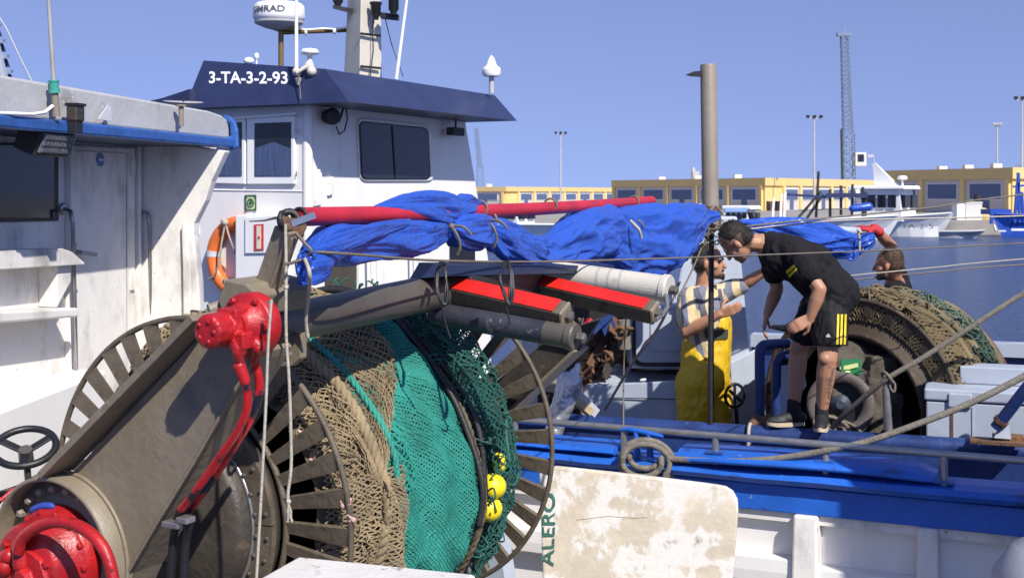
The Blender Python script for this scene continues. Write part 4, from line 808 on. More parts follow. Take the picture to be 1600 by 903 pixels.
r1 = P(895, 526, 4.36); M_bw = mat('navy_smeared_roller', (.034, .036, .05), .4, var=.3, scale=6, bump=.3, spots=(.36, .33, .28), spot_lo=.63, spot_w=.08, spot_scale=7)
r0 = r1 - RV * .56; r0.z = r1.z + .055; roller(r0, r1, .042, M_bw, M_beam, 'dark roller with worn navy paint')
r3 = P(1042, 452, 5.25); r2 = r3 - RV * .52; r2.z = r3.z + .05; rw = roller(r2, r3, .055, M_roller, M_roller, 'white plastic roller with grey wraps')
for f in (.42, .52, .62): p_ = r2.lerp(r3, f); part('roller_band', MB().lathe(p_, RV, [(0, .0555), (.012, .0555)], 28, close=False), M_greyfascia, rw)
part('link', MB().tube([P(1040, 460, 5.2), P(1043, 480, 5.15), P(1035, 492, 5.08), P(1024, 500, 5.0)], .009, 6), M_inox, gf)
bk = B1 + A * .06
part('bracket_plate', MB().prism([P(676, 440, 4.70), P(730, 425, 4.72), P(735, 500, 4.72), P(700, 513, 4.70), P(676, 500, 4.68)], A * .05), M_steeldk, gf, .004)
part('side_beam', MB().bar(s1_ + RV * .08 + V((0, 0, -.0)), s2_ + RV * .08, .10, .09), M_dark, gf, .006)
M_navycover = mat('navy_sheet_cover', (.012, .02, .055), .45, var=.2, bump=.2)
cv = [P(628, 432, 4.75), P(660, 408, 4.9), P(690, 403, 4.95), P(705, 412, 4.6), P(690, 440, 4.55), P(650, 445, 4.6)]
part('cover_plate', MB().hexa([P(640, 436, 4.5), P(690, 432, 4.42), P(960, 425, 5.75), P(930, 420, 5.95)], [P(655, 410, 4.65), P(705, 415, 4.5), P(960, 415, 5.75), P(930, 409, 5.95)]), M_navycover, gf)
for i, (x_, Y_, n_) in enumerate(((690, 4.36, 3), (790, 4.30, 4))):
    mb = MB()
    for k in range(n_):
        j_ = [random.uniform(-4, 4) for _ in range(5)]; mb.tube(spline([P(x_ - 2 + k * 2, 408 + k, Y_), P(x_ - 8 + j_[0], 430 + j_[1], Y_ - .05), P(x_ - 5 + j_[2], 458 + j_[0], Y_ - .08), P(x_ + 4 + k, 474 + j_[3], Y_ - .10), P(x_ + 9 + j_[4], 455 + j_[2], Y_ - .06), P(x_ + 7 + j_[1], 425, Y_ - .03), P(x_ + 2 + k, 408, Y_)]), .0042, 6)
    mb.tube(spline([P(x_, 478, Y_ - .1), P(x_ + 6, 505, Y_ - .1), P(x_ + (14 if i == 0 else -8), 528 - i * 14, Y_ - .1)]), .004, 6)
    solo('cable_loop', mb, M_black, ['black cable loop hung at the left end of the first red bar', 'black cable loop hung halfway along the first red bar'][i], 'cable', 'black cable loops')

# ------------------------------------------------------------------ the net wound on the drum (real strands over a packed core)
net = thing('fishing_net', 'tan and green fishing net wound on the near drum', 'net', D(.7, 0, -.68))
def sin3(a, b): return np.sin(a * 3.1 + b * 2.0) * .5 + np.sin(a * 7.3 - b * 5.1 + 1.3) * .3 + np.sin(a * 13.7 + b * 9.7 + 4.1) * .2
SS = np.array([0.0, .06, .2, .4, .55, .7, .85, .98, 1.10, 1.22, 1.33, 1.39]); RRr = np.array([.50, .56, .61, .635, .655, .66, .65, .62, .585, .53, .46, .42])
def rad(s, th): return np.interp(s, SS, RRr) + .018 * sin3(s * 3.5, th) + .012 * np.sin(th * 4 + s * 3) + .008 * np.sin(s * 38 + 2 * np.sin(th * 3)) * (s > .2)
a3 = np.array(A); r3v = np.array(RV); u3 = np.array(UV); c3 = np.array(C1)
def surf(s, th, dr=0.): r = rad(s, th) + dr; return c3 + a3 * s[..., None] + r3v * (r * np.cos(th))[..., None] + u3 * (r * np.sin(th))[..., None]
def core(s0, s1, dr, m_, ns=30, nt=140):
    s, th = np.meshgrid(np.linspace(s0, s1, ns), np.linspace(0, 2 * np.pi, nt), indexing='ij'); bumpy = np.random.uniform(-.006, .006, s.shape); bumpy[:, -1] = bumpy[:, 0]
    p = surf(s, th, dr + bumpy).reshape(-1, 3); fs = []
    for i in range(ns - 1):
        for j in range(nt - 1): fs.append((i * nt + j, i * nt + j + 1, (i + 1) * nt + j + 1, (i + 1) * nt + j))
    o = np_part('packed_net', p, np.array(fs), m_, net); o.data.polygons.foreach_set('use_smooth', [True] * len(fs)); return o
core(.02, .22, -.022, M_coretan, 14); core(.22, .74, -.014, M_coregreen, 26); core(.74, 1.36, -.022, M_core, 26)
T0, T1 = -math.pi * .62, math.pi * 1.05
def gfun(s0, s1, t0, t1, dr, sw=0., wob=0.):
    def f(u, v):
        th = t0 + (t1 - t0) * v; s = s0 + (s1 - s0) * u + sw * np.sin(th * 2.3) + wob * np.sin(th * 9 + u * 5); return surf(s, th, dr + .006 * np.sin(th * 23 + u * 17))
    return f
# tan net on the left, heavier below
vs, fs = netting(gfun(.02, .25, T0, T1, .004, .006, .003), 18, 150, .0024, .15); np_part('tan_netting', vs, fs, M_tan, net, 'stuff')
vs, fs = netting(gfun(.05, .26, T0, T1, .014, .01, .006), 12, 100, .0026, .22); np_part('tan_netting', vs, fs, M_tan, net, 'stuff')
vs, fs = netting(gfun(.03, .30, T0, .25, .026, .02, .010), 16, 84, .0028, .28); np_part('tan_netting', vs, fs, M_tan, net, 'stuff')
# green tightly set net in the middle
vs, fs = netting(gfun(.22, .74, T0, T1, .006, .004, .0015), 58, 230, .0038, .18); np_part('green_netting', vs, fs, M_green, net, 'stuff')
vs, fs = netting(gfun(.21, .40, .1, T1, .016, .01, .004), 12, 70, .0038, .2); np_part('green_netting', vs, fs, M_green, net, 'stuff')
# tan net drawn over the green at the top of the drum
sb = lambda th: .22 + .46 * np.clip((th - .25) / .95, 0, 1) ** .8 + .02 * np.sin(th * 11)
def over(dr): return lambda u, v: (lambda th: surf(.16 + (sb(th) - .16) * u + .006 * np.sin(th * 9 + u * 6), th, dr + .007 * np.sin(th * 21 + u * 9)))(.2 + (T1 - .2) * v)
for dr_, nu_, nv_, rr_ in ((.020, 30, 84, .0026), (.030, 24, 64, .0028)):
    vs, fs = netting(over(dr_), nu_, nv_, rr_, .25); np_part('tan_netting', vs, fs, M_tan, net, 'stuff')
uu_, vv_ = np.meshgrid(np.linspace(0, .97, 14), np.linspace(0.02, 1, 60), indexing='ij'); pp_ = over(.012)(uu_, vv_).reshape(-1, 3); fq = np.array([(i * 60 + j, i * 60 + j + 1, (i + 1) * 60 + j + 1, (i + 1) * 60 + j) for i in range(13) for j in range(59)])
np_part('packed_net', pp_, fq, M_coretan, net)
def loose(n, s0, s1, t0, t1, m_, r, dr=.02, st=.03):
    mb = MB()
    for k in range(n):
        s_ = random.uniform(s0, s1); t_ = random.uniform(t0, t1); pts = []
        for i in range(6):
            s_ += random.uniform(-st, st); t_ += random.uniform(-st, st) * 1.6; pts.append(V(surf(np.array([s_]), np.array([t_]), random.uniform(dr * .4, dr * 1.6))[0]))
        mb.tube(spline(pts, 3), r, 4)
    part('loose_strand', mb, m_, net, kind='stuff')
loose(90, .04, .34, -.9, 2.2, M_tan, .0028, .03); loose(90, .76, 1.25, -.8, 1.6, M_green2, .0034, .05)
# looser dark green net towards the far flange
vs, fs = netting(gfun(.72, 1.33, T0, T1, .004, .01, .004), 40, 150, .0032, .22); np_part('dark_green_netting', vs, fs, M_green2, net, 'stuff')
vs, fs = netting(gfun(.80, 1.26, -.7, 1.3, .05, .02, .01), 20, 44, .0032, .2); np_part('dark_green_netting', vs, fs, M_green2, net, 'stuff')
def around(s, t0, t1, dr, n=40, ds=0.): th = np.linspace(t0, t1, n); return [V(p) for p in surf(s + ds * np.linspace(0, 1, n) + .008 * np.sin(th * 5), th, np.full(n, dr))]
def twisted(pts, r, m_, nm, k=3):
    mb = MB()
    for j in range(k):
        out = []
        for i, p in enumerate(pts):
            t = (pts[min(i + 1, len(pts) - 1)] - pts[max(i - 1, 0)]); x, y, _ = basis(t); a = i * .9 + j * 2 * math.pi / k; out.append(p + (x * math.cos(a) + y * math.sin(a)) * r * .5)
        mb.tube(out, r * .58, 6)
    return part(nm, mb, m_, net)
twisted(around(.19, -1.2, 2.4, .03, 170, .03), .021, M_tan, 'head_rope'); twisted(around(.27, .15, 2.3, .03, 120, .10), .013, M_green, 'green_rope'); twisted(around(.05, -1.6, -.55, .03, 80, .02), .024, M_tan, 'head_rope')
twisted(around(.75, -.5, 2.6, .022, 150, .0), .014, M_coretan, 'foot_rope')
part('float_line', MB().tube(around(.73, -.2, 2.6, .025, 60, .02), .012, 8).tube(around(.78, -.1, 2.6, .03, 60, .03), .011, 8), M_dark, net)
def loopr(cs, ct, rs, rt, n=30, dr=.055): a = np.linspace(0, 2 * np.pi, n); return [V(p) for p in surf(cs + rs * np.cos(a), ct + rt * np.sin(a), np.full(n, dr))]
part('green_loop', MB().tube(loopr(1.16, .05, .12, .22), .008, 6), M_green2, net)
pinkm = mat('pink_cord', (.52, .33, .30), .8, bump=.3)
for (x_, y_, s_) in ((475, 680, .03), (468, 694, .03), (488, 712, .04), (494, 724, .04), (545, 787, .0), (552, 812, .0), (536, 790, 0)):
    p = DP(x_, y_, s_); mb = MB().ball(p, .010, 8, 6).cap(p, p + V((random.uniform(-.02, .02), 0, random.uniform(-.02, .02))), .007, .005).cap(p, p + V((random.uniform(-.02, .02), 0, .015)), .007, .005); part('cord_knot', mb, pinkm, net)

# torn tan flap at the bottom
def flap(u, v):
    th = -.85 + 1.05 * v; s = .17 + .36 * u * (1 - .8 * v) + .02 * np.sin(v * 9); return surf(s, th, .045 + .02 * np.sin(u * 6 + v * 8))
vs, fs = netting(flap, 16, 44, .0034, .3); np_part('tan_netting', vs, fs, M_tan, net, 'stuff')
for (x_, y_, s_, r, lab) in ((764, 795, 1.02, .051, 'round yellow float at the lower right edge of the net'), (770, 757, 1.08, .050, 'middle yellow float half under green net'), (779, 722, 1.12, .030, 'topmost small yellow float caught in green net')):
    best = min(((800 + FPX * p[0] / p[1] - x_) ** 2 + (HY + FPX * (CAMH - p[2]) / p[1] - y_) ** 2, tuple(p)) for ss in np.linspace(.8, 1.3, 51) for p in surf(np.full(81, ss), np.linspace(-1.1, .5, 81), np.full(81, r * .7)))
    c = V(best[1]); solo('net_float', MB().ell(c, RV * r, A * r, UV * r * (.95 if r > .04 else 1.5), 24, 16), M_yellow, lab, 'float', 'yellow net floats')
# ------------------------------------------------------------------ red boom and the tarpaulins
bA = P(468, 339, 3.62); bB = P(1018, 314, 7.24)
bo = thing('boom', 'long red boom tube carrying the blue tarpaulin', 'boom', bA)
part('tube', MB().tube([bA.lerp(bB, i / 20) + V((0, 0, -.012 * math.sin(math.pi * i / 20))) for i in range(21)], .0275, 24), M_boom, bo)
part('end_hoop', MB().torus(bA, bB - bA, .024, .005, 24, 6), M_dark, bo)
bd = (bB - bA).normalized()
def BL(px):
    "point of the boom axis seen at column px"
    k = (px - HX) / FPX; t = (k * bA.y - bA.x) / ((bB.x - bA.x) - k * (bB.y - bA.y)); return bA.lerp(bB, t), bA.y + (bB.y - bA.y) * t
pul = thing('pulley_cluster', 'rusty shackles and blocks lashed at the left end of the boom', 'pulley', P(450, 365, 3.61))
part('shackle', MB().torus(P(452, 345, 3.60), (.3, -1, .2), .026, .010, 20, 8).torus(P(443, 343, 3.59), (.9, -.3, .2), .020, .007, 20, 8), M_dark, pul)
part('block', remeshed(MB().box(P(458, 350, 3.61), (.03, .012, -.008), (-.01, .02, 0), (.004, 0, .012)).cap(P(452, 352, 3.60), P(470, 345, 3.62), .014, .017).cap(P(450, 360, 3.60), P(468, 364, 3.61), .012, .014).cap(P(447, 350, 3.59), P(462, 368, 3.61), .010, .012).cap(P(440, 342, 3.59), P(452, 356, 3.60), .010, .012), .0045, 1, .004, 60), M_rust, pul)
part('strap', MB().bar(P(455, 350, 3.59), P(492, 336, 3.61), .016, .018), mat('blue_grey_webbing', (.12, .15, .24), .7), pul)
def fold(x, y, z): 
    q = V((x, y, z)); return noise.noise(q) * .6 + (.5 - abs(noise.noise(q * 2.1 + V((3, 1, 7))))) * .55 + (.5 - abs(noise.noise(q * 4.7))) * .25
def bundle(secs, depthfac, seed, fr=(5, 9), amp=.16, n=132, sub=20, yoff=None):
    "cloth bundle: secs = (px, ytop, ybottom, distance, twist); folds run along it and gather at narrow places"
    rings = []; S = []
    for i in range(len(secs) - 1):
        a, b = secs[i], secs[i + 1]; z_ = secs[max(i - 1, 0)]; c_ = secs[min(i + 2, len(secs) - 1)]
        for k in range(sub):
            t = k / sub; S.append(tuple(.5 * (2 * a[j] + (-z_[j] + b[j]) * t + (2 * z_[j] - 5 * a[j] + 4 * b[j] - c_[j]) * t * t + (-z_[j] + 3 * a[j] - 3 * b[j] + c_[j]) * t ** 3) for j in range(5)))
    S.append(secs[-1]); L = 0; prev = None
    for (px, yt, yb, Y, tw) in S:
        top = P(px, yt, Y); bot = P(px, yb, Y); c = (top + bot) / 2; h = max((top - bot).length / 2, .008)
        if prev: L += (c - prev).length
        prev = c; d = (bd + V((0, 0, 0))).normalized(); sd = d.cross(V((0, 0, 1))).normalized(); ring = []
        tight = min(1, .06 / h)
        for k in range(n):
            a = 2 * math.pi * k / n; ca, sa = math.cos(a), math.sin(a)
            w = fold(ca * 1.1 + seed, sa * 1.1 + L * 1.6, L * (2.2) + tw) ; g = math.sin(a * fr[0] + L * fr[1] + tw * 3 + 2 * noise.noise(V((L * 3, seed, ca)))) * .10 * (.5 + tight)
            cr = abs(noise.noise(V((ca * 3.0 + seed * 3, sa * 3.0 - L * 1.2, L * 2.4 + tw)))); cr2 = abs(noise.noise(V((ca * 7.0 - seed, sa * 7.0 + L * 2.5, L * 4.5))))
            sq = 1 + amp * w + g + .34 * (.28 - cr) + .15 * (.25 - cr2)
            sharp = abs(sa) ** .85 * (1 if sa > 0 else -1)
            ring.append(c + V((0, 0, 1)) * sharp * h * (.93 + .07 * sq) * (1 + (sq - 1) * (1 - .75 * abs(sa) ** 3)) + sd * ca * h * depthfac * sq + d * .015 * w)
        rings.append(ring)
    return MB().loft(rings)
tp = thing('tarpaulin', 'crumpled blue tarpaulin bundled along the red boom', 'tarpaulin', BL(800)[0] - V((0, 0, .3)))
yb = lambda px: BL(px)[1]
# lower left lobe with the hanging tip
part('lobe', bundle([(474, 402, 446, yb(480) - .02, 0), (484, 384, 440, yb(485), .1), (505, 356, 412, yb(505), .2), (540, 348, 416, yb(540), .4), (580, 346, 408, yb(580), .6), (620, 344, 404, yb(620), .8), (660, 344, 396, yb(660), 1.0), (690, 344, 378, yb(690), 1.2), (704, 350, 362, yb(704), 1.3)], .62, 1.3), M_tarp, tp)
part('hanging_tip', bundle([(468, 420, 442, yb(478) - .06, 0), (474, 396, 446, yb(480) - .08, .1), (488, 384, 444, yb(488) - .08, .2), (505, 388, 436, yb(500) - .08, .4), (517, 395, 416, yb(505) - .07, .5)], .4, 4.1, amp=.25), M_tarp, tp)
part('fold_over', bundle([(487, 386, 404, yb(490) - .12, 0), (520, 368, 408, yb(520) - .12, .3), (560, 356, 386, yb(560) - .11, .5), (600, 346, 366, yb(600) - .1, .7), (640, 342, 352, yb(640) - .07, .9)], .35, 9.7, amp=.3), M_tarp, tp)
# over the boom
part('top_wrap', bundle([(584, 322, 334, yb(584), 0), (610, 311, 338, yb(610), .2), (645, 302, 342, yb(645), .4), (680, 299, 350, yb(680), .6), (700, 303, 356, yb(700), .8), (712, 309, 350, yb(712), .9), (728, 303, 344, yb(728), 1.0), (742, 311, 336, yb(742), 1.1), (754, 315, 324, yb(752), 1.2)], .55, 2.2, amp=.2), M_tarp, tp)
# the part of the wrap that dives under: cut so the boom shows to the left
part('ball_lobe', bundle([(702, 346, 362, yb(702) - .02, 0), (712, 336, 384, yb(712) - .02, .2), (732, 334, 391, yb(732) - .02, .4), (752, 336, 388, yb(752), .6), (764, 341, 370, yb(764), .7), (770, 346, 358, yb(768), .75)], .8, 6.6, amp=.15), M_tarp, tp)
part('main_lobe', bundle([(764, 344, 368, yb(764) + .02, 0), (774, 340, 396, yb(774), .2), (795, 349, 411, yb(795), .4), (820, 363, 422, yb(820), .6), (846, 372, 428, yb(848), .8), (866, 362, 428, yb(868), 1.0), (884, 342, 425, yb(886), 1.15), (905, 330, 419, yb(904), 1.25), (925, 323, 408, yb(922), 1.4), (945, 321, 400, yb(940), 1.6), (958, 326, 392, yb(950), 1.7)], .6, 3.4, amp=.17), M_tarp, tp)
yy = lambda px: yb(930) + (px - 930) / 190 * 1.5
part('right_lobe', bundle([(944, 326, 408, yy(944), 0), (965, 328, 428, yy(965), .2), (990, 325, 432, yy(985), .4), (1020, 321, 434, yy(1010), .6), (1045, 319, 420, yy(1030), .8), (1070, 319, 398, yy(1050), 1.0), (1088, 319, 376, yy(1070), 1.2), (1096, 324, 362, yy(1078), 1.25), (1106, 328, 350, yy(1086), 1.3), (1122, 331, 343, yy(1095), 1.4)], .5, 7.9, fr=(7, 3), amp=.26, n=140), M_tarp, tp)
for (x_, y_, nm) in ((706, 354, 'knot'), (764, 345, 'knot'), (985, 345, 'knot')):
    Y_ = yb(x_) if x_ < 900 else yy(x_); c = P(x_, y_, Y_ - .10); part('lashing_ring', MB().torus(c + V((0, .1, 0)), bd, .03 if x_ < 950 else .02, .006, 20, 6), M_wire, tp); part('lashing', MB().tube(spline([c, c + V((.02, -.02, -.03)), c + V((.03, -.01, -.07)), c + V((.02, 0, -.10))]), .005, 6).ball(c, .012, 8, 6).tube(spline([c, c + V((.04, -.02, .0)), c + V((.07, -.01, -.03))]), .005, 6), M_wire, tp)
for x_ in (750, 860, 990):
    p, Y_ = BL(x_); part('boom_tie', MB().torus(p, bd, .030, .005, 20, 6), M_wire, tp)
# second bundle by the man in red glove
t2 = thing('tarpaulin', 'second blue tarpaulin roll behind the bent man, held by red glove', 'tarpaulin', P(1280, 400, 9.7)); bd_s = bd; bd = V((1, .12, -.06)).normalized()
part('roll', bundle([(1150, 344, 356, 9.2, 0), (1180, 342, 362, 9.3, .2), (1215, 340, 378, 9.4, .4), (1250, 341, 392, 9.5, .6), (1280, 346, 402, 9.6, .8), (1305, 354, 404, 9.65, 1), (1325, 364, 402, 9.7, 1.1), (1340, 370, 397, 9.75, 1.2), (1350, 372, 392, 9.8, 1.25)], .7, 5.5, amp=.2), M_tarp, t2)
part('roll_end', bundle([(1338, 372, 396, 9.72, 0), (1350, 366, 392, 9.72, .2), (1360, 364, 386, 9.74, .4), (1366, 368, 378, 9.75, .5)], .9, 8.5, amp=.2), M_tarp, t2)
part('loose_corner', bundle([(1318, 392, 400, 9.66, 0), (1328, 394, 408, 9.66, .2), (1338, 390, 402, 9.68, .3), (1344, 386, 392, 9.7, .4)], .4, 3.5, amp=.2), M_tarp, t2)
part('lashing', MB().torus(P(1343, 383, 9.74), bd, .07, .009, 24, 6).tube([P(1340, 358, 9.6), P(1343, 372, 9.6), P(1343, 392, 9.6)], .009, 6), M_string, t2)
solo('spar', MB().cyl(P(1140, 350, 9.2), P(1362, 363, 9.9), .032, .032, 14), M_bluegrey, 'blue-grey spar inside the second tarpaulin roll', 'spar')
bd = bd_s
# brown pole and the thin post in front of the man in yellow
po = thing('derrick_post', 'thick brown-grey upright post rising into the sky', 'post', P(1112, 650, 8.95))
part('tube', MB().tube([P(1112, 345, 8.95), P(1111, 328, 8.95), P(1110, 322, 8.95), P(1107, 104, 8.95), P(1107, 101, 8.95)], [.062, .062, .058, .058, .052], 28), M_polebrown, po)
part('collar', MB().cyl(P(1112, 360, 8.95), P(1112, 322, 8.95), .066, .066, 24), M_rust, po); part('lower_tube', MB().cyl(P(1112, 660, 8.95), P(1112, 350, 8.95), .016, .016, 12), M_dark, po)
part('top_lug', MB().prism([P(1072, 117, 8.9), P(1084, 112, 8.9), P(1096, 111, 8.9), P(1096, 120, 8.9), P(1080, 119, 8.9)], (0, .04, 0)), M_black, po)
solo('thin_post', MB().tube([P(1110, 664, 8.55), P(1110, 600, 8.55), P(1110, 560, 8.55), P(1112, 345, 8.55)], [.017, .017, .017, .018], 14), M_dark, 'thin dark rusty post in front of the man in yellow trousers', 'post')
kn = MB()
for k in range(14):
    c = P(1108 + random.uniform(-14, 14), 346 + random.uniform(-12, 14), 8.5 + random.uniform(-.05, .05)); d_ = V((random.uniform(-1, 1), random.uniform(-.4, .4), random.uniform(-1, 1))) * .07
    kn.tube(spline([c - d_, c + V((random.uniform(-.04, .04), -.03, random.uniform(-.04, .04))), c + d_, c + d_ + V((random.uniform(-.05, .05), 0, -.06))], 5), random.uniform(.005, .009), 6)
solo('rope_tangle', kn, M_wire, 'tangle of lashings where tarpaulin meets the thin post', 'rope')
solo('snap_hook', MB().torus(P(1120, 379, 8.44), (.3, -1, .1), .014, .005, 18, 6).cyl(P(1119, 371, 8.44), P(1112, 362, 8.5), .005), M_inox, 'small steel ring on the thin post by the bent man', 'hook')
# ------------------------------------------------------------------ near boat: far bulwark with blue cap, steel rail, white inner side
nb0 = P(850, 305, 7.04); nb1 = P(1600, 305, 6.02); nbd = V((nb1.x - nb0.x, nb1.y - nb0.y, 0)).normalized(); nbn = V((nbd.y, -nbd.x, 0))   # towards the camera
if nbn.y > 0: nbn = -nbn
NB = thing('fishing_boat', 'near boat bulwark with bright blue cap, steel rail and white ribs inside', 'boat', (nb0.x, nb0.y, .9))
def NBp(d, o, z): return V((nb0.x, nb0.y, z)) + nbd * d + nbn * o
def nb_d(px):
    k = (px - HX) / FPX; return (k * nb0.y - nb0.x) / (nbd.x - k * nbd.y)
def extr(prof, d0, d1, nseg=1, wob=0): 
    rings = []
    for i in range(nseg + 1):
        d = d0 + (d1 - d0) * i / nseg; rings.append([NBp(d, o, z + wob * math.sin(i * 2.3) * .5) for o, z in prof])
    return MB().loft(rings, smooth=False)
L0, L1 = nb_d(770), nb_d(1600) + .9
part('inner_wall', extr([(-.08, .6), (-.03, .6), (-.03, 1.66), (-.08, 1.66)], L0, L1), M_white, NB)
part('blue_band', extr([(-.10, 1.60), (.035, 1.60), (.035, 1.735), (-.10, 1.735)], L0, L1), M_blue, NB, .006)
part('cap_rail', extr([(-.16, 1.735), (.02, 1.735), (.075, 1.748), (.095, 1.775), (.07, 1.80), (-.02, 1.812), (-.16, 1.815)], L0, L1, 12, .006), M_blue, NB)
# sprung upper plank that lifts and ends before the right edge
d0, d1 = nb_d(1060), nb_d(1462); rings = []
for i in range(17):
    f = i / 16; d = d0 + (d1 - d0) * f; z = 1.815 + .018 * math.sin(f * 3.1); e = 1 if f < .97 else .55
    rings.append([NBp(d, o * (1 if o < 0 else e), z + zz * e) for o, zz in ((-.15, .0), (.03, -.002), (.085 + .02 * math.sin(f * 5), .004), (.09 + .02 * math.sin(f * 5), .024), (.04, .034), (-.03, .055), (-.15, .058))])
part('sprung_plank', MB().loft(rings), M_blue, NB)
d0 = nb_d(800); d1 = nb_d(965)
part('sprung_plank', extr([(-.15, 1.815), (.05, 1.815), (.08, 1.83), (.05, 1.85), (-.15, 1.86)], d0, d1, 4, .004), M_blue, NB)
rl = part('hand_rail', MB().tube([NBp(L0, 0, 1.955), NBp(nb_d(1330), 0, 1.953), NBp(L1, 0, 1.95)], .019, 16), M_inox, NB)
for x_ in (805, 975, 1118, 1290, 1475): d = nb_d(x_); part('rail_post', MB().cyl(NBp(d, 0, 1.80), NBp(d, 0, 1.95), .019, .018, 14), M_inox, NB); part('post_plate', MB().box(NBp(d, 0, 1.872 if 1060 < x_ < 1462 else 1.822), nbd * .045, nbn * .035, V((0, 0, .006))), M_bluetrim, NB)
for (x_, w_) in ((1262, .075), (1452, .06), (1180, .05)):
    d = nb_d(x_)
    if x_ != 1180: part('rib', MB().hexa([NBp(d - w_, -.03, .6), NBp(d + w_, -.03, .6), NBp(d + w_, .14, .6), NBp(d - w_, .14, .6)], [NBp(d - w_ * .8, -.03, 1.60), NBp(d + w_ * .8, -.03, 1.60), NBp(d + w_ * .8, .06, 1.60), NBp(d - w_ * .8, .06, 1.60)]), M_whiteD, NB, .012)
part('stringer', extr([(-.03, 1.24), (.05, 1.24), (.055, 1.30), (.05, 1.37), (-.03, 1.37)], L0, nb_d(1262)), M_white, NB, .008); part('stringer', extr([(-.03, 1.25), (.06, 1.25), (.065, 1.30), (.06, 1.345), (-.03, 1.345)], nb_d(1268), L1), M_white, NB, .008)
part('stringer', extr([(-.03, 1.55), (.012, 1.55), (.012, 1.60), (-.03, 1.60)], L0, L1), M_whiteD, NB)
dk = [NBp(L0, -.03, .93), NBp(L1, -.03, .93), NBp(L1, 6.0, .93), NBp(L0 - 1.2, 6.0, .93), NBp(L0 - 1.2, .3, .93)]
part('deck', MB().prism(dk, (0, 0, -.3)), M_deck, NB)
# unseen shade block, added beyond the right edge of view to darken the bulwark
hs_ = part('shade_block', MB().prism([(2.50, 4.8, .93), (3.68, 2.7, .93), (6, 2.7, .93), (6, 4.8, .93)], (0, 0, 2.5)), M_white, NB, .02); part('shade_block_top', MB().prism([(2.46, 4.86, 3.435), (3.66, 2.6, 3.435), (6.1, 2.6, 3.435), (6.1, 4.86, 3.435)], (0, 0, .1)), M_bluetrim, NB, .01)
part('shade_block_pane', MB().prism([(2.85, 4.16, 2.3), (3.3, 3.36, 2.3), (3.3, 3.36, 3.1), (2.85, 4.16, 3.1)], (-.02, -.012, 0)), M_glass, hs_)
# blue cleat under the rope coil
ct = thing('cleat', 'bright blue cleat on the near bulwark inside the rope coil', 'cleat', NBp(nb_d(1005), .02, 1.86))
d = nb_d(1008); part('horn', MB().tube([NBp(nb_d(968), .01, 1.945), NBp(nb_d(985), .02, 1.955), NBp(nb_d(1020), .02, 1.94), NBp(nb_d(1038), .02, 1.93)], [.008, .014, .014, .008], 10), M_blue, ct)
for x_ in (998, 1018): d = nb_d(x_); part('horn_leg', MB().cyl(NBp(d, .02, 1.815), NBp(d - .01, .02, 1.945), .02, .014, 10), M_blue, ct)
# rope coil: several turns hung over the cleat, tail going right
rc = MB(); base = NBp(nb_d(1007), .10, 0)
def coilpt(ax_, az_, cx, cz, a, o): return P(cx, cz, base.y - o) + V((math.cos(a) * ax_, -.01 * math.cos(a), math.sin(a) * az_))
for (ax_, az_, cx, cz, o, a0, a1) in ((.135, .115, 1010, 722, .02, -.9, 4.1), (.125, .100, 1008, 724, .05, -.6, 4.3), (.10, .075, 1003, 722, .07, 2.6, 6.6), (.082, .055, 1008, 715, .05, 2.9, 6.5), (.15, .13, 1008, 726, .0, -.8, 2.2)):
    pts = [coilpt(ax_, az_, cx, cz, a0 + (a1 - a0) * i / 30, o + .004 * math.sin(i)) for i in range(31)]; rc.tube(pts, .0155, 10)
    if a0 < 0: rc.tube([pts[0], pts[0] + V((-.01, .0, -.05))], .0155, 10)
solo('rope_coil', rc, M_rope, 'grey rope coil hung on the blue cleat above the peeling panel', 'rope')
# peeling panel leaning on the bulwark, sprayed letters
py0 = 5.95; pn = V((-.12, -.985, .12)).normalized(); pp = P(1000, 800, py0)
PP = lambda x, y, o=0: onplane(x, y, pp + pn * o, pn)
pnl = thing('hatch_board', 'peeling tan and white board with green sprayed letters', 'board', PP(1000, 960))
outl = [(842, 728), (868, 728), (1000, 742), (1120, 757), (1135, 760), (1146, 767), (1153, 780), (1154, 800), (1150, 850), (1140, 960), (850, 960)]
part('panel', MB().prism([PP(x, y) for x, y in outl], pn * -.045), M_panel, pnl, .010)
part('crack', MB().tube([PP(900, 812, .001), PP(950, 806, .001), PP(990, 809, .001), PP(1012, 808, .001)], .0009, 5), M_steelpaint, pnl)
a_ = PP(866, 884, .004); b_ = PP(868, 770, .004)
lt_ = text_mesh('ALERO', a_, (b_ - a_), PP(840, 830) - PP(870, 830), (b_ - a_).length, .060, .003, .010)
for v in lt_.v: v.x += .006 * noise.noise(v * 40); v.z += .006 * noise.noise(v * 40 + V((5, 5, 5)))
part('sprayed_letters', lt_, M_greenpaint, pnl)
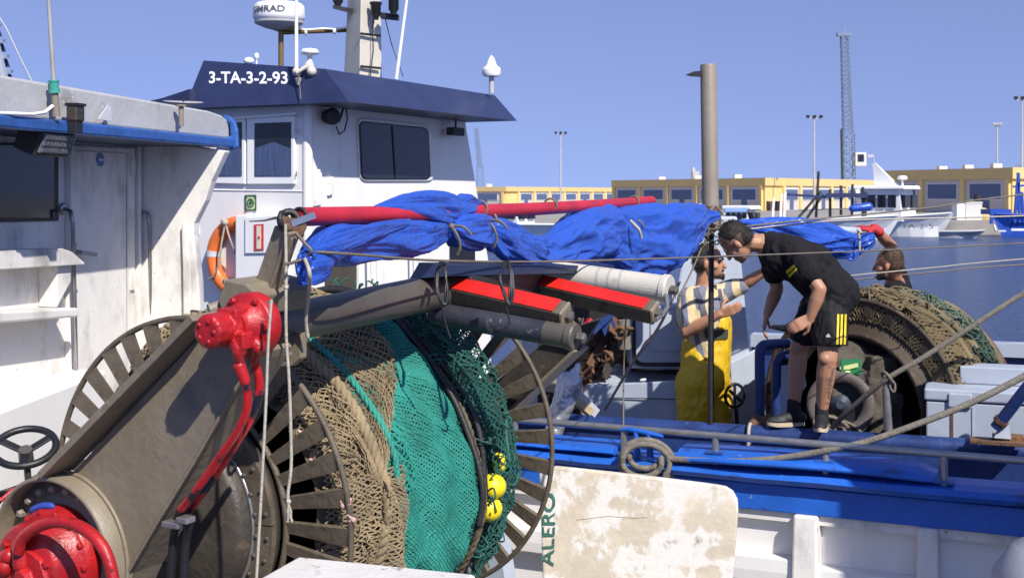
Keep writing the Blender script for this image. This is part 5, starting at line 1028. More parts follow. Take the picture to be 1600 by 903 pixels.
# white lid in the foreground
z_ = 2.13; lid = thing('white_box', 'speckled white fibreglass lid at the bottom below the green net', 'box', (-.4, 3.2, 1.2))
c0 = PZ(466, 868, z_); c1 = PZ(745, 896, z_); c2 = PZ(380, 916, z_); c3_ = c2 + (c1 - c0)
part('lid', MB().prism([c0, c1, c3_, c2], (0, 0, -.05)), M_boxw, lid, .012); cc = (c0 + c1 + c2 + c3_) / 4
part('body', MB().prism([cc + (p - cc) * .94 - V((0, 0, .05)) for p in (c0, c1, c3_, c2)], (0, 0, -.85)), M_boxw, lid, .01)
fb = thing('fender', 'pale grey round fender in the lower right corner', 'fender', P(1640, 1050, 4.6))
part('ball', MB().lathe(P(1648, 935, 4.6) - V((0, 0, .25)), (.1, 0, 1), [(0, .05), (.05, .13), (.12, .20), (.22, .245), (.32, .24), (.42, .18), (.48, .09), (.52, .04)], 32), mat('grey_fender', (.36, .36, .40), .45, var=.1), fb); part('eye', MB().torus(P(1648, 935, 4.6) + V((.03, 0, .28)), (0, 1, 0), .03, .012, 16, 8), M_navy, fb)

# ------------------------------------------------------------------ right boat: blue bulwark, grey housing, chest, winch
rb0 = V((.31, 8.94, 0)); rbd = V((2.85, -1.04, 0)).normalized(); rbn = V((rbd.y, -rbd.x, 0)); ZB = 1.68
if rbn.y > 0: rbn = -rbn
RBp = lambda d, o, z: V((rb0.x, rb0.y, z)) + rbd * d + rbn * o
def rb_dd(px):
    k = (px - HX) / FPX; return (k * rb0.y - rb0.x) / (rbd.x - k * rbd.y)
RB = thing('fishing_boat', 'deep blue bulwark boat on which the men work', 'boat', (rb0.x, rb0.y, .8))
q0, q1 = rb_dd(760), rb_dd(1600) + .8
def rex(prof, a, b, smooth=False, n=1): return MB().loft([[RBp(a + (b - a) * i / n, o, z) for o, z in prof] for i in range(n + 1)], smooth=smooth)
part('cap_tube', rex([(.06 * math.cos(t) - .0, ZB - .06 + .06 * math.sin(t)) for t in [k * math.pi / 8 for k in range(16)]], q0, rb_dd(1165), True), M_blue2, RB)
part('cap_tube', rex([(.062 * math.cos(t) - .0, ZB - .062 + .062 * math.sin(t)) for t in [k * math.pi / 8 for k in range(16)]], rb_dd(1168), q1, True), M_blue2, RB)
part('bulwark', rex([(-.02, 1.0), (.02, 1.0), (.03, 1.62), (-.03, 1.62)], q0, q1), M_blue2, RB)
part('rubbing_strake', rex([(.03, 1.28), (.09, 1.29), (.09, 1.37), (.03, 1.38)], q0, q1), M_deck, RB)
part('hull_side', rex([(-.02, -.3), (.02, -.3), (.06, 1.0), (-.02, 1.0)], q0, q1), M_blue2, RB)
part('deck', MB().prism([RBp(q0, -.03, 1.1), RBp(q1, -.03, 1.1), RBp(q1, -4.2, 1.1), RBp(q0, -4.2, 1.1)], (0, 0, -.3)), M_deck, RB)
part('far_bulwark', rex([(-4.2, 1.0), (-4.1, 1.0), (-4.1, 1.72), (-4.2, 1.72)], q0 + 1.2, q1 + 1.2), M_blue2, RB); part('far_cap', rex([(-4.26, 1.72), (-4.04, 1.72), (-4.04, 1.84), (-4.26, 1.84)], q0 + 1.2, q1 + 1.2), M_bluegrey, RB)
part('bulwark_tie', MB().torus(RBp(rb_dd(1172), 0, ZB - .06), rbd, .066, .012, 20, 6).tube([RBp(rb_dd(1172), .07, ZB - .08), RBp(rb_dd(1169), .05, ZB - .25), RBp(rb_dd(1168), .04, ZB - .4)], .012, 6), M_string, RB)
# grey casing behind the man in yellow
_P = P; P = lambda x, y, Y: _P(x, y, Y + .42)
HP = lambda x, y, Y: P(x, y, Y)
cs = thing('casing', 'pale blue-grey sloping casing behind the man in yellow trousers', 'casing', P(1100, 700, 10.1))
part('body', MB().hexa([P(1008, 720, 9.75), P(1186, 720, 9.75), P(1186, 715, 10.6), P(1008, 715, 10.6)], [P(1078, 338, 9.95), P(1152, 338, 9.95), P(1148, 338, 10.4), P(1078, 338, 10.4)]), M_bluegrey, cs, .02)
part('side_flare', MB().hexa([P(1150, 720, 9.55), P(1190, 720, 9.6), P(1190, 715, 9.9), P(1150, 715, 9.9)], [P(1140, 566, 9.6), P(1180, 545, 9.65), P(1180, 545, 9.9), P(1140, 566, 9.9)]), M_bluegrey, cs, .012)
ho = thing('deck_box', 'blue-grey housing with a round-cornered hatch beside the man in yellow', 'housing', P(1025, 660, 9.5))
part('body', MB().prism([P(978, 480, 9.42), P(1082, 474, 9.42), P(1082, 578, 9.42), P(985, 576, 9.42)], (0, .5, 0)), M_bluegrey, ho, .02)
part('gasket', MB().prism([P(x, y, 9.415) for x, y in rrect(988, 488, 1076, 572, 0, 14)[::-1]], (0, -.02, 0)), M_black, ho, .004)
part('hatch', MB().prism([P(x, y, 9.39) for x, y in rrect(993, 486, 1076, 566, 0, 13)[::-1]], (0, -.025, 0)), M_bluegrey, ho, .01); part('hatch_panel', MB().prism([P(x, y, 9.36) for x, y in rrect(1016, 492, 1070, 548, 0, 4)[::-1]], (0, -.008, 0)), M_bluegrey, ho, .004)
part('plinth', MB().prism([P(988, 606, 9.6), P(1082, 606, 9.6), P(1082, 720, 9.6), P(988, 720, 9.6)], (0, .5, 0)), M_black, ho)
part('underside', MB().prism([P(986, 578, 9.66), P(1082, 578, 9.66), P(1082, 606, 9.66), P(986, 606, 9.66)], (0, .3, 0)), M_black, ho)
lb = thing('low_locker', 'low blue-grey locker with rusted corner left of the yellow trousers', 'locker', P(985, 680, 9.3))
part('body', MB().hexa([P(908, 680, 9.3), P(1080, 680, 9.1), P(1080, 680, 9.6), P(930, 680, 9.9)], [P(908, 602, 9.3), P(1080, 594, 9.1), P(1080, 592, 9.6), P(962, 562, 9.9)]), M_bluegrey, lb, .01)
part('rusty_edge', MB().bar(P(908, 601, 9.28), P(962, 562, 9.86), .05, .02).bar(P(908, 601, 9.27), P(909, 650, 9.27), .03, .02), M_rust, lb, .004); part('lid_seam', MB().bar(P(950, 621, 9.24), P(1078, 624, 9.08), .006, .006), M_black, lb)
part('latch', MB().cap(P(1002, 594, 9.2), P(1008, 593, 9.2), .012, .012), M_tape, lb)
part('crumpled_sheet', remeshed(MB().cap(P(945, 592, 9.6), P(966, 572, 9.8), .05, .03).cap(P(930, 602, 9.5), P(955, 596, 9.6), .03, .04).cap(P(966, 572, 9.8), P(985, 578, 9.8), .04, .03), .014, 1, .03, 14), M_whiteD, lb)
P = _P
# rusty gear behind the guide frame
rg = thing('trawl_winch', 'rusty winch gear with red struts left of the hatch housing', 'winch', P(935, 640, 10))
part('drum', MB().lathe(P(905, 560, 10.2), (1, .3, 0), [(0, .28), (.03, .28), (.03, .14), (.4, .14), (.4, .28), (.43, .28)], 24), M_rust, rg)
for (x0, y0, x1, y1, w_, m_) in ((895, 610, 960, 500, .07, M_rust), (880, 640, 940, 590, .09, M_rust), (940, 590, 975, 500, .08, M_steeldk), (905, 600, 948, 545, .03, M_boom), (880, 560, 925, 500, .06, M_boom), (930, 520, 985, 515, .10, M_dark), (890, 545, 940, 535, .08, M_dark), (860, 610, 900, 560, .07, M_steelpaint)):
    part('strut', MB().bar(P(x0, y0, 9.8), P(x1, y1, 9.9), w_, w_), m_, rg, .008)
for k in range(26):
    c = P(random.uniform(900, 982), random.uniform(500, 588), random.uniform(9.6, 9.9)); d_ = V((random.uniform(-1, 1), random.uniform(-.5, .5), random.uniform(-.8, .8))).normalized()
    if k % 3 == 0: part('chain_link', MB().torus(c, d_, .045, .014, 18, 8), M_rust, rg)
    elif k % 3 == 1: part('rusty_plate', MB().box(c, d_ * random.uniform(.05, .11), d_.orthogonal().normalized() * .05, d_.cross(d_.orthogonal()).normalized() * .008), M_rust, rg, .003)
    else: part('rod', MB().cyl(c - d_ * .12, c + d_ * .12, .014, .014, 8), M_dark if k % 2 else M_rust, rg)
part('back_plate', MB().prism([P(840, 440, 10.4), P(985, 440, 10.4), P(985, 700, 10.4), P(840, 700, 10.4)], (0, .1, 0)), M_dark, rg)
part('side_roll', MB().cyl(P(974, 500, 9.7), P(976, 545, 9.7), .05, .05, 12), M_rope, rg)
part('blue_bracket', MB().bar(P(925, 520, 9.5), P(960, 488, 9.6), .03, .03).prism([P(935, 500, 9.6), P(955, 492, 9.6), P(962, 510, 9.6), P(945, 525, 9.6)], (0, .04, 0)), M_blue2, rg)
# taped pipe and planks
tpz = thing('taped_pipe', 'silver tape wrapped pipe end right of the drum flange', 'pipe', P(868, 690, 7.6))
part('wrap', remeshed(MB().cap(P(862, 690, 7.6), P(876, 640, 7.6), .045, .06).cap(P(876, 640, 7.6), P(892, 598, 7.6), .06, .07).cap(P(892, 598, 7.6), P(903, 572, 7.6), .05, .02).cap(P(880, 596, 7.6), P(874, 578, 7.6), .03, .015), .010, 1, .012, 22), M_silver, tpz)
part('tip', MB().cap(P(888, 585, 7.65), P(893, 560, 7.65), .03, .035), M_dark, tpz)
for (x0, y0, x1, y1, Y_, lab) in ((840, 605, 876, 606, 7.9, 'short pale timber end left of the taped pipe'), (884, 612, 922, 644, 7.95, 'pale timber leaning right of the taped pipe')):
    solo('timber', MB().bar(P(x0, y0, Y_), P(x1, y1, Y_ + .1), .06, .05), M_wood, lab, 'timber', bevel=.004)
solo('metal_channel', MB().bar(P(886, 600, 8.0), P(932, 646, 8.1), .02, .06), M_mast, 'grey metal strip above the leaning timber', 'strip')
# blue pipe frame
bf = thing('pipe_guard', 'blue bent pipe guard beside the bent man\'s legs', 'pipe', P(1187, 665, 8.75))
part('hoop', MB().tube(spline([P(1187, 668, 8.75), P(1187, 600, 8.75), P(1187, 552, 8.75), P(1190, 542, 8.76), P(1200, 538, 8.8), P(1240, 536, 9.0), P(1290, 536, 9.2)], 6), .034, 14), M_blue2, bf)
part('hoop', MB().tube(spline([P(1213, 668, 9.0), P(1213, 580, 9.0), P(1216, 562, 9.0), P(1226, 555, 9.05), P(1260, 553, 9.2)], 6), .034, 14), M_blue2, bf)
part('side_sheet', MB().prism([P(1214, 560, 9.05), P(1260, 552, 9.25), P(1260, 670, 9.25), P(1214, 670, 9.05)], (0, .02, 0)), M_navy, bf)
part('foot_clamp', remeshed(MB().ball(P(1187, 660, 8.68), .05).ball(P(1200, 655, 8.7), .035).ball(P(1178, 664, 8.66), .035), .012, 1, .012, 20), M_rust, bf)
solo('valve_wheel', MB().torus(P(1148, 618, 9.4), (.5, -1, 0), .085, .012, 28, 8).bar(P(1148, 598, 9.4), P(1148, 638, 9.4), .02, .02).bar(P(1140, 610, 9.38), P(1157, 626, 9.42), .02, .02).cyl(P(1150, 638, 9.42), P(1152, 670, 9.42), .015), M_black, 'black valve wheel right of the yellow trousers', 'wheel')
# ---- chest
cz0, cz1 = 1.1, 1.68
ch = thing('deck_chest', 'blue-grey steel chest with lid and rusty hasp, right edge', 'chest', RBp(rb_dd(1520), -.35, 1.1))
x0, x1 = rb_dd(1446), rb_dd(1446) + 1.25
CB = lambda a, b, o0, o1, z0, z1, m_, nm, par, bv=.01: part(nm, MB().hexa([RBp(a, o0, z0), RBp(b, o0, z0), RBp(b, o1, z0), RBp(a, o1, z0)], [RBp(a, o0, z1), RBp(b, o0, z1), RBp(b, o1, z1), RBp(a, o1, z1)]), m_, par, bv)
CB(x0, x1, -.10, -.62, 1.1, 1.885, M_bluegrey, 'body', ch); lidp = CB(x0 - .012, x1 + .012, -.088, -.64, 1.892, 1.965, M_bluegrey, 'lid', ch, .012)
CB(x0 + .20, x1 - .1, -.38, -.60, 1.967, 2.08, M_bluegrey, 'lid_riser', ch, .008)
CB(x0 + .135, x0 + .275, -.075, -.10, 1.855, 1.945, M_bluegrey, 'hasp', ch, .008); CB(x0 + .15, x0 + .165, -.092, -.10, 1.55, 1.85, M_rust, 'rust_streak', ch, 0)
CB(x0 + .275, x0 + .29, -.094, -.10, 1.6, 1.88, M_bluegrey, 'panel_bead', ch, .003)
st_ = thing('pipe_stay', 'blue slanting pipe stay on a rusty foot plate, right edge', 'pipe', P(1560, 690, 7.8))
part('pipe', MB().cyl(P(1556, 668, 7.75), P(1640, 560, 7.55), .036, .036, 16), M_blue2, st_); part('clamp', MB().cyl(P(1562, 660, 7.74), P(1566, 655, 7.73), .045, .045, 16), M_rust, st_)
part('foot_plate', MB().box(P(1562, 690, 7.78), rbd * .17, rbn * .07, V((0, 0, .012))).box(P(1575, 684, 7.8), rbd * .09, rbn * .05, V((0, 0, .02))), M_rust, st_, .004); part('lug', MB().prism([P(1553, 684, 7.74), P(1568, 660, 7.74), P(1577, 664, 7.74), P(1580, 686, 7.74)], (0, .02, 0)), M_bluegrey, st_)
# ---- winch by the bent man's feet
wi = thing('rope_winch', 'muddy winch with green sticker and black-centred drum by the bent man', 'winch', P(1330, 700, 8.6))
part('gearcase', remeshed(MB().box(P(1345, 625, 8.85), (.24, .05, 0), (0, .12, 0), (0, 0, .22)).cap(P(1310, 565, 8.85), P(1370, 570, 8.9), .10, .09).box(P(1372, 600, 8.8), (.10, .02, 0), (0, .1, 0), (.02, 0, .20)).ball(P(1335, 553, 8.9), .09).box(P(1378, 650, 8.8), (.12, .02, 0), (0, .1, 0), (0, 0, .16)), .016, 1, .014, 16), mat('muddy_machine', (.075, .062, .045), .8, var=.4, scale=9, bump=.7, bscale=30, spots=(.04, .05, .09), spot_lo=.62, spot_w=.06, spot_scale=7), wi)
wc = P(1313, 632, 8.66); wax = V((-.25, -.95, .05)).normalized()
part('drum_rim', MB().lathe(wc, wax, [(-.10, .19), (0, .22), (.03, .225), (.035, .20), (.03, .15), (-.03, .145), (-.03, .01)], 36), mat('worn_drum_rim', (.11, .09, .085), .7, var=.3, bump=.5), wi)
part('drum_core', MB().lathe(wc, wax, [(-.028, .145), (-.026, .01)], 30), M_black, wi); part('drum_hub', MB().lathe(wc - wax * .02, wax, [(0, .07), (.02, .065), (.025, .03), (.04, .028)], 20), mat('grey_blue_hub', (.07, .085, .12), .4, metal=.4), wi)
part('sticker', MB().box(P(1330, 573, 8.70), (.072, .012, 0), (0, .004, 0), (0, 0, .052)), mat('green_sticker', (.015, .16, .06), .5, bump=0), wi); part('sticker_print', MB().prism([P(x, y, 8.69) for x, y in ((1312, 573), (1340, 567), (1341, 573), (1326, 577), (1312, 577))], (0, -.003, 0)).cap(P(1322, 581, 8.69), P(1327, 581, 8.69), .008, .008), mat('sticker_cream', (.55, .6, .25), .5, bump=0), wi)
part('rope_turn', MB().torus(P(1300, 668, 8.52), (.2, -.5, .9), .12, .014, 30, 8).torus(P(1310, 676, 8.5), (.1, -.4, .9), .16, .013, 30, 8), M_wire, wi)
rp_ = thing('stanchion', 'short silver stanchion with rope made fast, beside the winch', 'stanchion', P(1388, 672, 8.12))
part('tube', MB().cyl(P(1388, 672, 8.12), P(1384, 606, 8.12), .028, .022, 16), M_inox, rp_); part('cap', MB().cyl(P(1384, 606, 8.12), P(1383, 595, 8.12), .014, .014, 10).ball(P(1383, 595, 8.12), .018), M_inox, rp_)
part('lashing', MB().torus(P(1386, 590, 8.12), (.8, .2, .5), .04, .012, 18, 6).tube(spline([P(1392, 592, 8.1), P(1398, 600, 8.1), P(1397, 612, 8.1), P(1391, 606, 8.1), P(1390, 594, 8.1)], 5), .008, 6), M_wire, rp_)
# ---- second net drum
A2 = V((math.sin(math.radians(47)), math.cos(math.radians(47)), 0)); R2 = V((A2.y, -A2.x, 0)); U2 = V((0, 0, 1)); CC = P(1340, 640, 8.9)
d2 = thing('net_drum', 'brown net drum with slotted flange behind the winch', 'net drum', CC - V((0, 0, .72)))
E2 = lambda s, r, th: CC + A2 * s + R2 * r * math.cos(th) + U2 * r * math.sin(th)
M_brownst = mat('brown_drum_steel', (.058, .040, .026), .65, var=.3, scale=6, bump=.5, bscale=30, spots=(.15, .09, .05), spot_lo=.6, spot_w=.1, spot_scale=10)
fl_ = part('flange', MB().lathe(CC, A2, [(-.04, .50), (-.06, .515), (-.06, .54), (0, .545), (0, .66), (.03, .66), (.03, .50), (-.04, .50)], 72, close=False), M_brownst, d2)
part('flange_rim', MB().torus(CC, A2, .76, .018, 90, 8), M_brownst, d2)
for k in range(26):
    th = 2 * math.pi * k / 26; part('spacer', MB().hexa([E2(-.01, .655, th - .05), E2(-.01, .655, th + .05), E2(.02, .655, th + .05), E2(.02, .655, th - .05)], [E2(-.01, .755, th - .035), E2(-.01, .755, th + .035), E2(.02, .755, th + .035), E2(.02, .755, th - .035)]), M_brownst, d2)
part('back_drum', MB().lathe(CC, A2, [(.02, .50), (.9, .50), (1.0, .2)], 48, close=False), M_black, d2); part('far_flange', MB().torus(CC + A2 * 1.0, A2, .64, .016, 80, 8), M_rust, d2)
for k in range(20): th = 2 * math.pi * k / 20; part('far_spoke', MB().bar(E2(1.0, .3, th), E2(1.0, .64, th), .05, .012, A2), M_rust, d2)
part('hub_plate', MB().lathe(CC, A2, [(.25, .49), (.25, .02)], 40, close=False), M_black, d2)
n2 = thing('fishing_net', 'tan and dark green net heaped on the brown drum behind the winch', 'net', CC - V((0, 0, .5)))
c2n, a2n, r2n, u2n = (np.array(v) for v in (CC, A2, R2, U2))
def surf2(s, th, dr=0.):
    r = np.interp(s, [0, .05, .2, .35, .55, .75, .9, 1.0], [.745, .775, .80, .79, .765, .70, .62, .55]) + .022 * sin3(s * 3, th) + .03 * np.sin(th * 2 + 1 + s * 4) * (s > .1) + dr
    return c2n + a2n * s[..., None] + r2n * (r * np.cos(th))[..., None] + u2n * (r * np.sin(th))[..., None]
def core2(s0, s1, m_, ns=24, nt=120):
    s, th = np.meshgrid(np.linspace(s0, s1, ns), np.linspace(0, 2 * np.pi, nt), indexing='ij'); b = np.random.uniform(-.008, .008, s.shape); b[:, -1] = b[:, 0]
    p = surf2(s, th, -.02 + b).reshape(-1, 3); fs = [(i * nt + j, i * nt + j + 1, (i + 1) * nt + j + 1, (i + 1) * nt + j) for i in range(ns - 1) for j in range(nt - 1)]
    o = np_part('packed_net', p, np.array(fs), m_, n2); o.data.polygons.foreach_set('use_smooth', [True] * len(fs))
M_tan2 = mat('olive_tan_netting', (.155, .118, .062), .85, var=.4, scale=6, bump=.5, bscale=120)
M_green3 = mat('faded_green_netting', (.032, .062, .046), .8, var=.4, scale=6, bump=.5, bscale=120)
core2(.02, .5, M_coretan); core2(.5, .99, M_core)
f2 = lambda s0, s1, t0, t1, dr: (lambda u, v: surf2(s0 + (s1 - s0) * u + .02 * np.sin(v * 15), t0 + (t1 - t0) * v, dr + .008 * np.sin(v * 60 + u * 9)))
vs, fs = netting(f2(.02, .52, -.6, 3.3, .0), 18, 110, .0065, .2); np_part('tan_netting', vs, fs, M_tan2, n2, 'stuff')
vs, fs = netting(f2(.02, .30, -.6, 3.3, .02), 9, 90, .008, .25); np_part('tan_netting', vs, fs, M_tan2, n2, 'stuff')
vs, fs = netting(f2(.46, .98, -.6, 3.3, .0), 20, 110, .0055, .3); np_part('dark_green_netting', vs, fs, M_green3, n2, 'stuff')
vs, fs = netting(lambda u, v: c2n + a2n * -.004 + r2n * ((.62 + .15 * u) * np.cos(-.6 + 4 * v))[..., None] + u2n * ((.62 + .15 * u) * np.sin(-.6 + 4 * v))[..., None], 6, 110, .0065, .25); np_part('tan_netting', vs, fs, M_tan2, n2, 'stuff')
def squig(s, th, n, sp, m_, r, nm):
    mb = MB()
    for k in range(n):
        s_ = s + random.uniform(-sp, sp); t_ = th + random.uniform(-sp * 1.5, sp * 1.5); pts = []
        for i in range(7):
            s_ += random.uniform(-.07, .07); t_ += random.uniform(-.09, .09); pts.append(V(surf2(np.array([s_]), np.array([t_]), random.uniform(.0, .06))[0]))
        mb.tube(spline(pts, 4), r, 5)
    part(nm, mb, m_, n2, kind='stuff')
squig(.62, 1.15, 70, .22, mat('pale_green_twine', (.10, .13, .09), .8, bump=.3), .006, 'loose_twine'); squig(.72, .5, 50, .2, M_green3, .008, 'loose_twine'); squig(.95, .1, 50, .10, M_tan, .009, 'loose_twine'); squig(.3, 1.5, 30, .25, M_tan2, .008, 'loose_twine')
def around2(s, t0, t1, dr, n=40): th = np.linspace(t0, t1, n); return [V(p) for p in surf2(np.full(n, s) + .03 * np.sin(th * 3), th, np.full(n, dr))]
part('head_rope', MB().tube(around2(.85, .0, 1.3, .05), .035, 10), M_tan2, n2); part('head_rope', MB().tube(around2(.18, -.2, 2.6, .02), .022, 10), M_tan2, n2); part('head_rope', MB().tube(around2(.42, .6, 2.6, .02), .03, 10), M_tan2, n2)
# ------------------------------------------------------------------ people
from mathutils.bvhtree import BVHTree
M_skin = mat('tanned_skin', (.39, .195, .115), .5, var=.10, scale=12, bump=.06, bscale=80, subsurface=.06, spots=(.36, .16, .10), spot_lo=.62, spot_w=.2, spot_scale=9)
M_skin2 = mat('sunburnt_skin', (.36, .165, .10), .5, var=.10, scale=12, bump=.06, bscale=80, subsurface=.06)
M_hair = mat('dark_hair', (.022, .016, .012), .6, var=.4, scale=40, bump=.8, bscale=120)
M_hair2 = mat('brown_cropped_hair', (.085, .05, .03), .7, var=.3, scale=40, bump=.8, bscale=120)
M_tee = mat('black_tee', (.012, .011, .013), .85, var=.2, bump=.3, bscale=60, spec=.2); M_shorts = mat('black_shorts', (.010, .010, .012), .7, var=.2, bump=.3, bscale=40, spec=.25)
M_oil = mat('yellow_oilskin', (.60, .375, .010), .48, var=.12, scale=5, bump=.35, bscale=14, spots=(.40, .25, .012), spot_lo=.64, spot_w=.15, spot_scale=4)
M_shoe = mat('black_shoe', (.014, .014, .017), .6, bump=.3); M_sole = mat('cream_sole', (.52, .42, .30), .6, bump=.2); M_sock = mat('black_sock', (.01, .01, .011), .9, bump=.3)
M_ystripe = mat('yellow_stripe', (.70, .52, .012), .6, bump=0); M_glove = mat('red_glove', (.42, .02, .03), .7, bump=.4); M_strap = mat('grey_strap', (.10, .10, .13), .7, bump=.3); M_olive = mat('olive_pouch', (.05, .06, .04), .7, bump=.3)
def stripe_mat():
    m = mat('beige_grey_striped_shirt', (.55, .44, .26), .85, var=.08, bump=.3, bscale=60); nt = m.node_tree; N = nt.nodes; L = nt.links; b = N['Principled BSDF']
    tc = N.new('ShaderNodeTexCoord'); mp = N.new('ShaderNodeMapping'); mp.inputs['Rotation'].default_value = (0, .25, .5); L.new(tc.outputs['Object'], mp.inputs[0])
    wv = N.new('ShaderNodeTexWave'); wv.inputs['Scale'].default_value = 3.4; wv.inputs['Distortion'].default_value = .6; L.new(mp.outputs[0], wv.inputs[0])
    r = N.new('ShaderNodeValToRGB'); r.color_ramp.elements[0].position = .52; r.color_ramp.elements[1].position = .58; r.color_ramp.elements[0].color = (.58, .46, .27, 1); r.color_ramp.elements[1].color = (.16, .17, .22, 1); L.new(wv.outputs[1], r.inputs[0]); L.new(r.outputs[0], b.inputs['Base Color']); return m
M_stripe = stripe_mat()
def head(mb, c, f, u, s=1.0):
    f = V(f).normalized(); u = V(u); u = (u - f * u.dot(f)).normalized(); d = f.cross(u)
    E = lambda a, b, e, x, y, z: mb.ell(c + (d * a + f * b + u * e) * s, d * x * s, f * y * s, u * z * s, 16, 12)
    E(0, -.012, .028, .076, .096, .088); E(0, .026, -.04, .062, .066, .076); E(0, .036, -.083, .047, .046, .034); E(0, .072, -.098, .022, .02, .02)
    q = lambda a, b, e: c + (d * a + f * b + u * e) * s
    mb.cap(q(0, .088, .004), q(0, .108, -.034), .009 * s, .0135 * s); mb.cap(q(-.032, .078, .018), q(.032, .078, .018), .014 * s, .014 * s); mb.cap(q(-.018, .086, -.064), q(.018, .086, -.064), .008 * s, .008 * s); mb.cap(q(-.016, .083, -.077), q(.016, .083, -.077), .009 * s, .009 * s)
    for k in (-1, 1): E(.080 * k, -.002, -.014, .011, .018, .029); E(.05 * k, .05, -.03, .02, .025, .02)
    return f, u, d
def hair(c, f, u, d, s, full=1.0):
    m1 = MB().ell(c + (f * -.022 + u * .042) * s, d * .0775 * s, f * .088 * s, u * .079 * s).ell(c + (f * -.045 + u * .0) * s, d * .074 * s, f * .065 * s, u * .08 * s)
    return remeshed(m1, .006, 2, .0015, 90)
def fade(c, f, u, d, s): return remeshed(MB().ell(c + (f * -.030 + u * .008) * s, d * .0785 * s, f * .080 * s, u * .082 * s), .006, 1)
M_fade = mat('cropped_hair_fade', (.11, .065, .042), .75, var=.25, scale=60, bump=.5, bscale=150)
def strand_hair(par, mb, m_, n=1600, ln=.012):
    "short hairs standing on the scalp"
    cen = sum(mb.v, V()) / len(mb.v); pk = random.sample(range(len(mb.v)), min(n, len(mb.v))); a = []; b = []
    for i in pk:
        p = mb.v[i]; d_ = (p - cen).normalized(); a.append(p - d_ * .002); b.append(p + d_ * ln * random.uniform(.5, 1.1) + V((random.uniform(-1, 1), random.uniform(-1, 1), random.uniform(-1, .4))) * ln * .6)
    vs, fs = strands(np.array([tuple(x) for x in a]), np.array([tuple(x) for x in b]), .0011); np_part('hair_strands', vs, fs, m_, par, 'stuff')
def hand(mb, w, d, n, side, curl, s=1.0, spread=.012):
    d = V(d).normalized(); n = V(n); n = (n - d * n.dot(d)).normalized(); l = d.cross(n)
    for i, o in enumerate((-.028, -.009, .010, .028)):
        mb.cap(w + l * o * .55 * s, w + (d * .085 + l * o) * s, .017 * s, .0135 * s)
        p = w + (d * .088 + l * o) * s; dd = (d + l * o * spread * 10).normalized(); L_ = (.066, .078, .074, .056)[i if side > 0 else 3 - i] * s
        for k in range(3):
            a = curl * (.6 + .5 * k); dd = (dd * math.cos(a) + n * math.sin(a)).normalized(); q = p + dd * L_ * (.45, .32, .25)[k]; mb.cap(p, q, (.0095 - .0008 * k) * s, (.009 - .0008 * k) * s); p = q; n2_ = (n - dd * n.dot(dd)); 
    p = w + (d * .028 + l * .03 * side) * s; q = p + (d * .6 + l * .7 * side + n * .45).normalized() * .042 * s; mb.cap(p, q, .014 * s, .0105 * s); mb.cap(q, q + (d * .85 + l * .15 * side + n * .55).normalized() * .034 * s, .0105 * s, .009 * s)
def bvh(mb): return BVHTree.FromPolygons([tuple(v) for v in mb.v], mb.f)
def drape(tree, quad, nu, nv, off=.003):
    "a patch of cloth print laid on the surface"
    a, b, c, d = quad; g = []; cm = V((0, 0, CAMH))
    for i in range(nu + 1):
        for j in range(nv + 1):
            u, v = i / nu, j / nv; x = (a[0] * (1 - u) + b[0] * u) * (1 - v) + (d[0] * (1 - u) + c[0] * u) * v; y = (a[1] * (1 - u) + b[1] * u) * (1 - v) + (d[1] * (1 - u) + c[1] * u) * v
            r = V(((x - HX) / FPX, 1, -(y - HY) / FPX)).normalized(); h = tree.ray_cast(cm, r)
            g.append(h[0] + h[1] * off if h[0] else None)
    mb = MB(); idx = {}
    for k, p in enumerate(g):
        if p: idx[k] = len(mb.v); mb.v.append(p)
    for i in range(nu):
        for j in range(nv):
            q = [i * (nv + 1) + j, i * (nv + 1) + j + 1, (i + 1) * (nv + 1) + j + 1, (i + 1) * (nv + 1) + j]
            if all(k in idx for k in q): mb.f.append(tuple(idx[k] for k in q)); mb.sm.append(True)
    return mb
def shoe(par, ank, toe, name='shoe'):
    t = V(toe).normalized(); z0 = ank.z - .105; h = V((ank.x, ank.y, z0)); l = t.cross(V((0, 0, 1)))
    up = MB().cap(h - t * .05 + V((0, 0, .055)), h + t * .03 + V((0, 0, .06)), .04, .042).cap(h + t * .03 + V((0, 0, .052)), h + t * .15 + V((0, 0, .036)), .044, .028).ell(h + t * .10 + V((0, 0, .035)), t * .09, l * .045, V((0, 0, .028))).cap(h - t * .02 + V((0, 0, .06)), h - t * .01 + V((0, 0, .10)), .040, .043)
    o = part(name, remeshed(up, .006, 2), M_shoe, par)
    rings = []
    for z, k in ((0, .96), (.010, 1.0), (.026, .97)):
        ring = []
        for i in range(28):
            a = 2 * math.pi * i / 28; x = math.cos(a); y = math.sin(a); w_ = .046 + .006 * x - .006 * (x < -.2); ring.append(h + t * (.055 + .132 * x) * 1 + l * y * w_ * k + V((0, 0, z + (.012 * max(x - .55, 0) / .45 if 1 else 0))))
        rings.append(ring)
    part('sole', MB().loft(rings), M_sole, o); return o
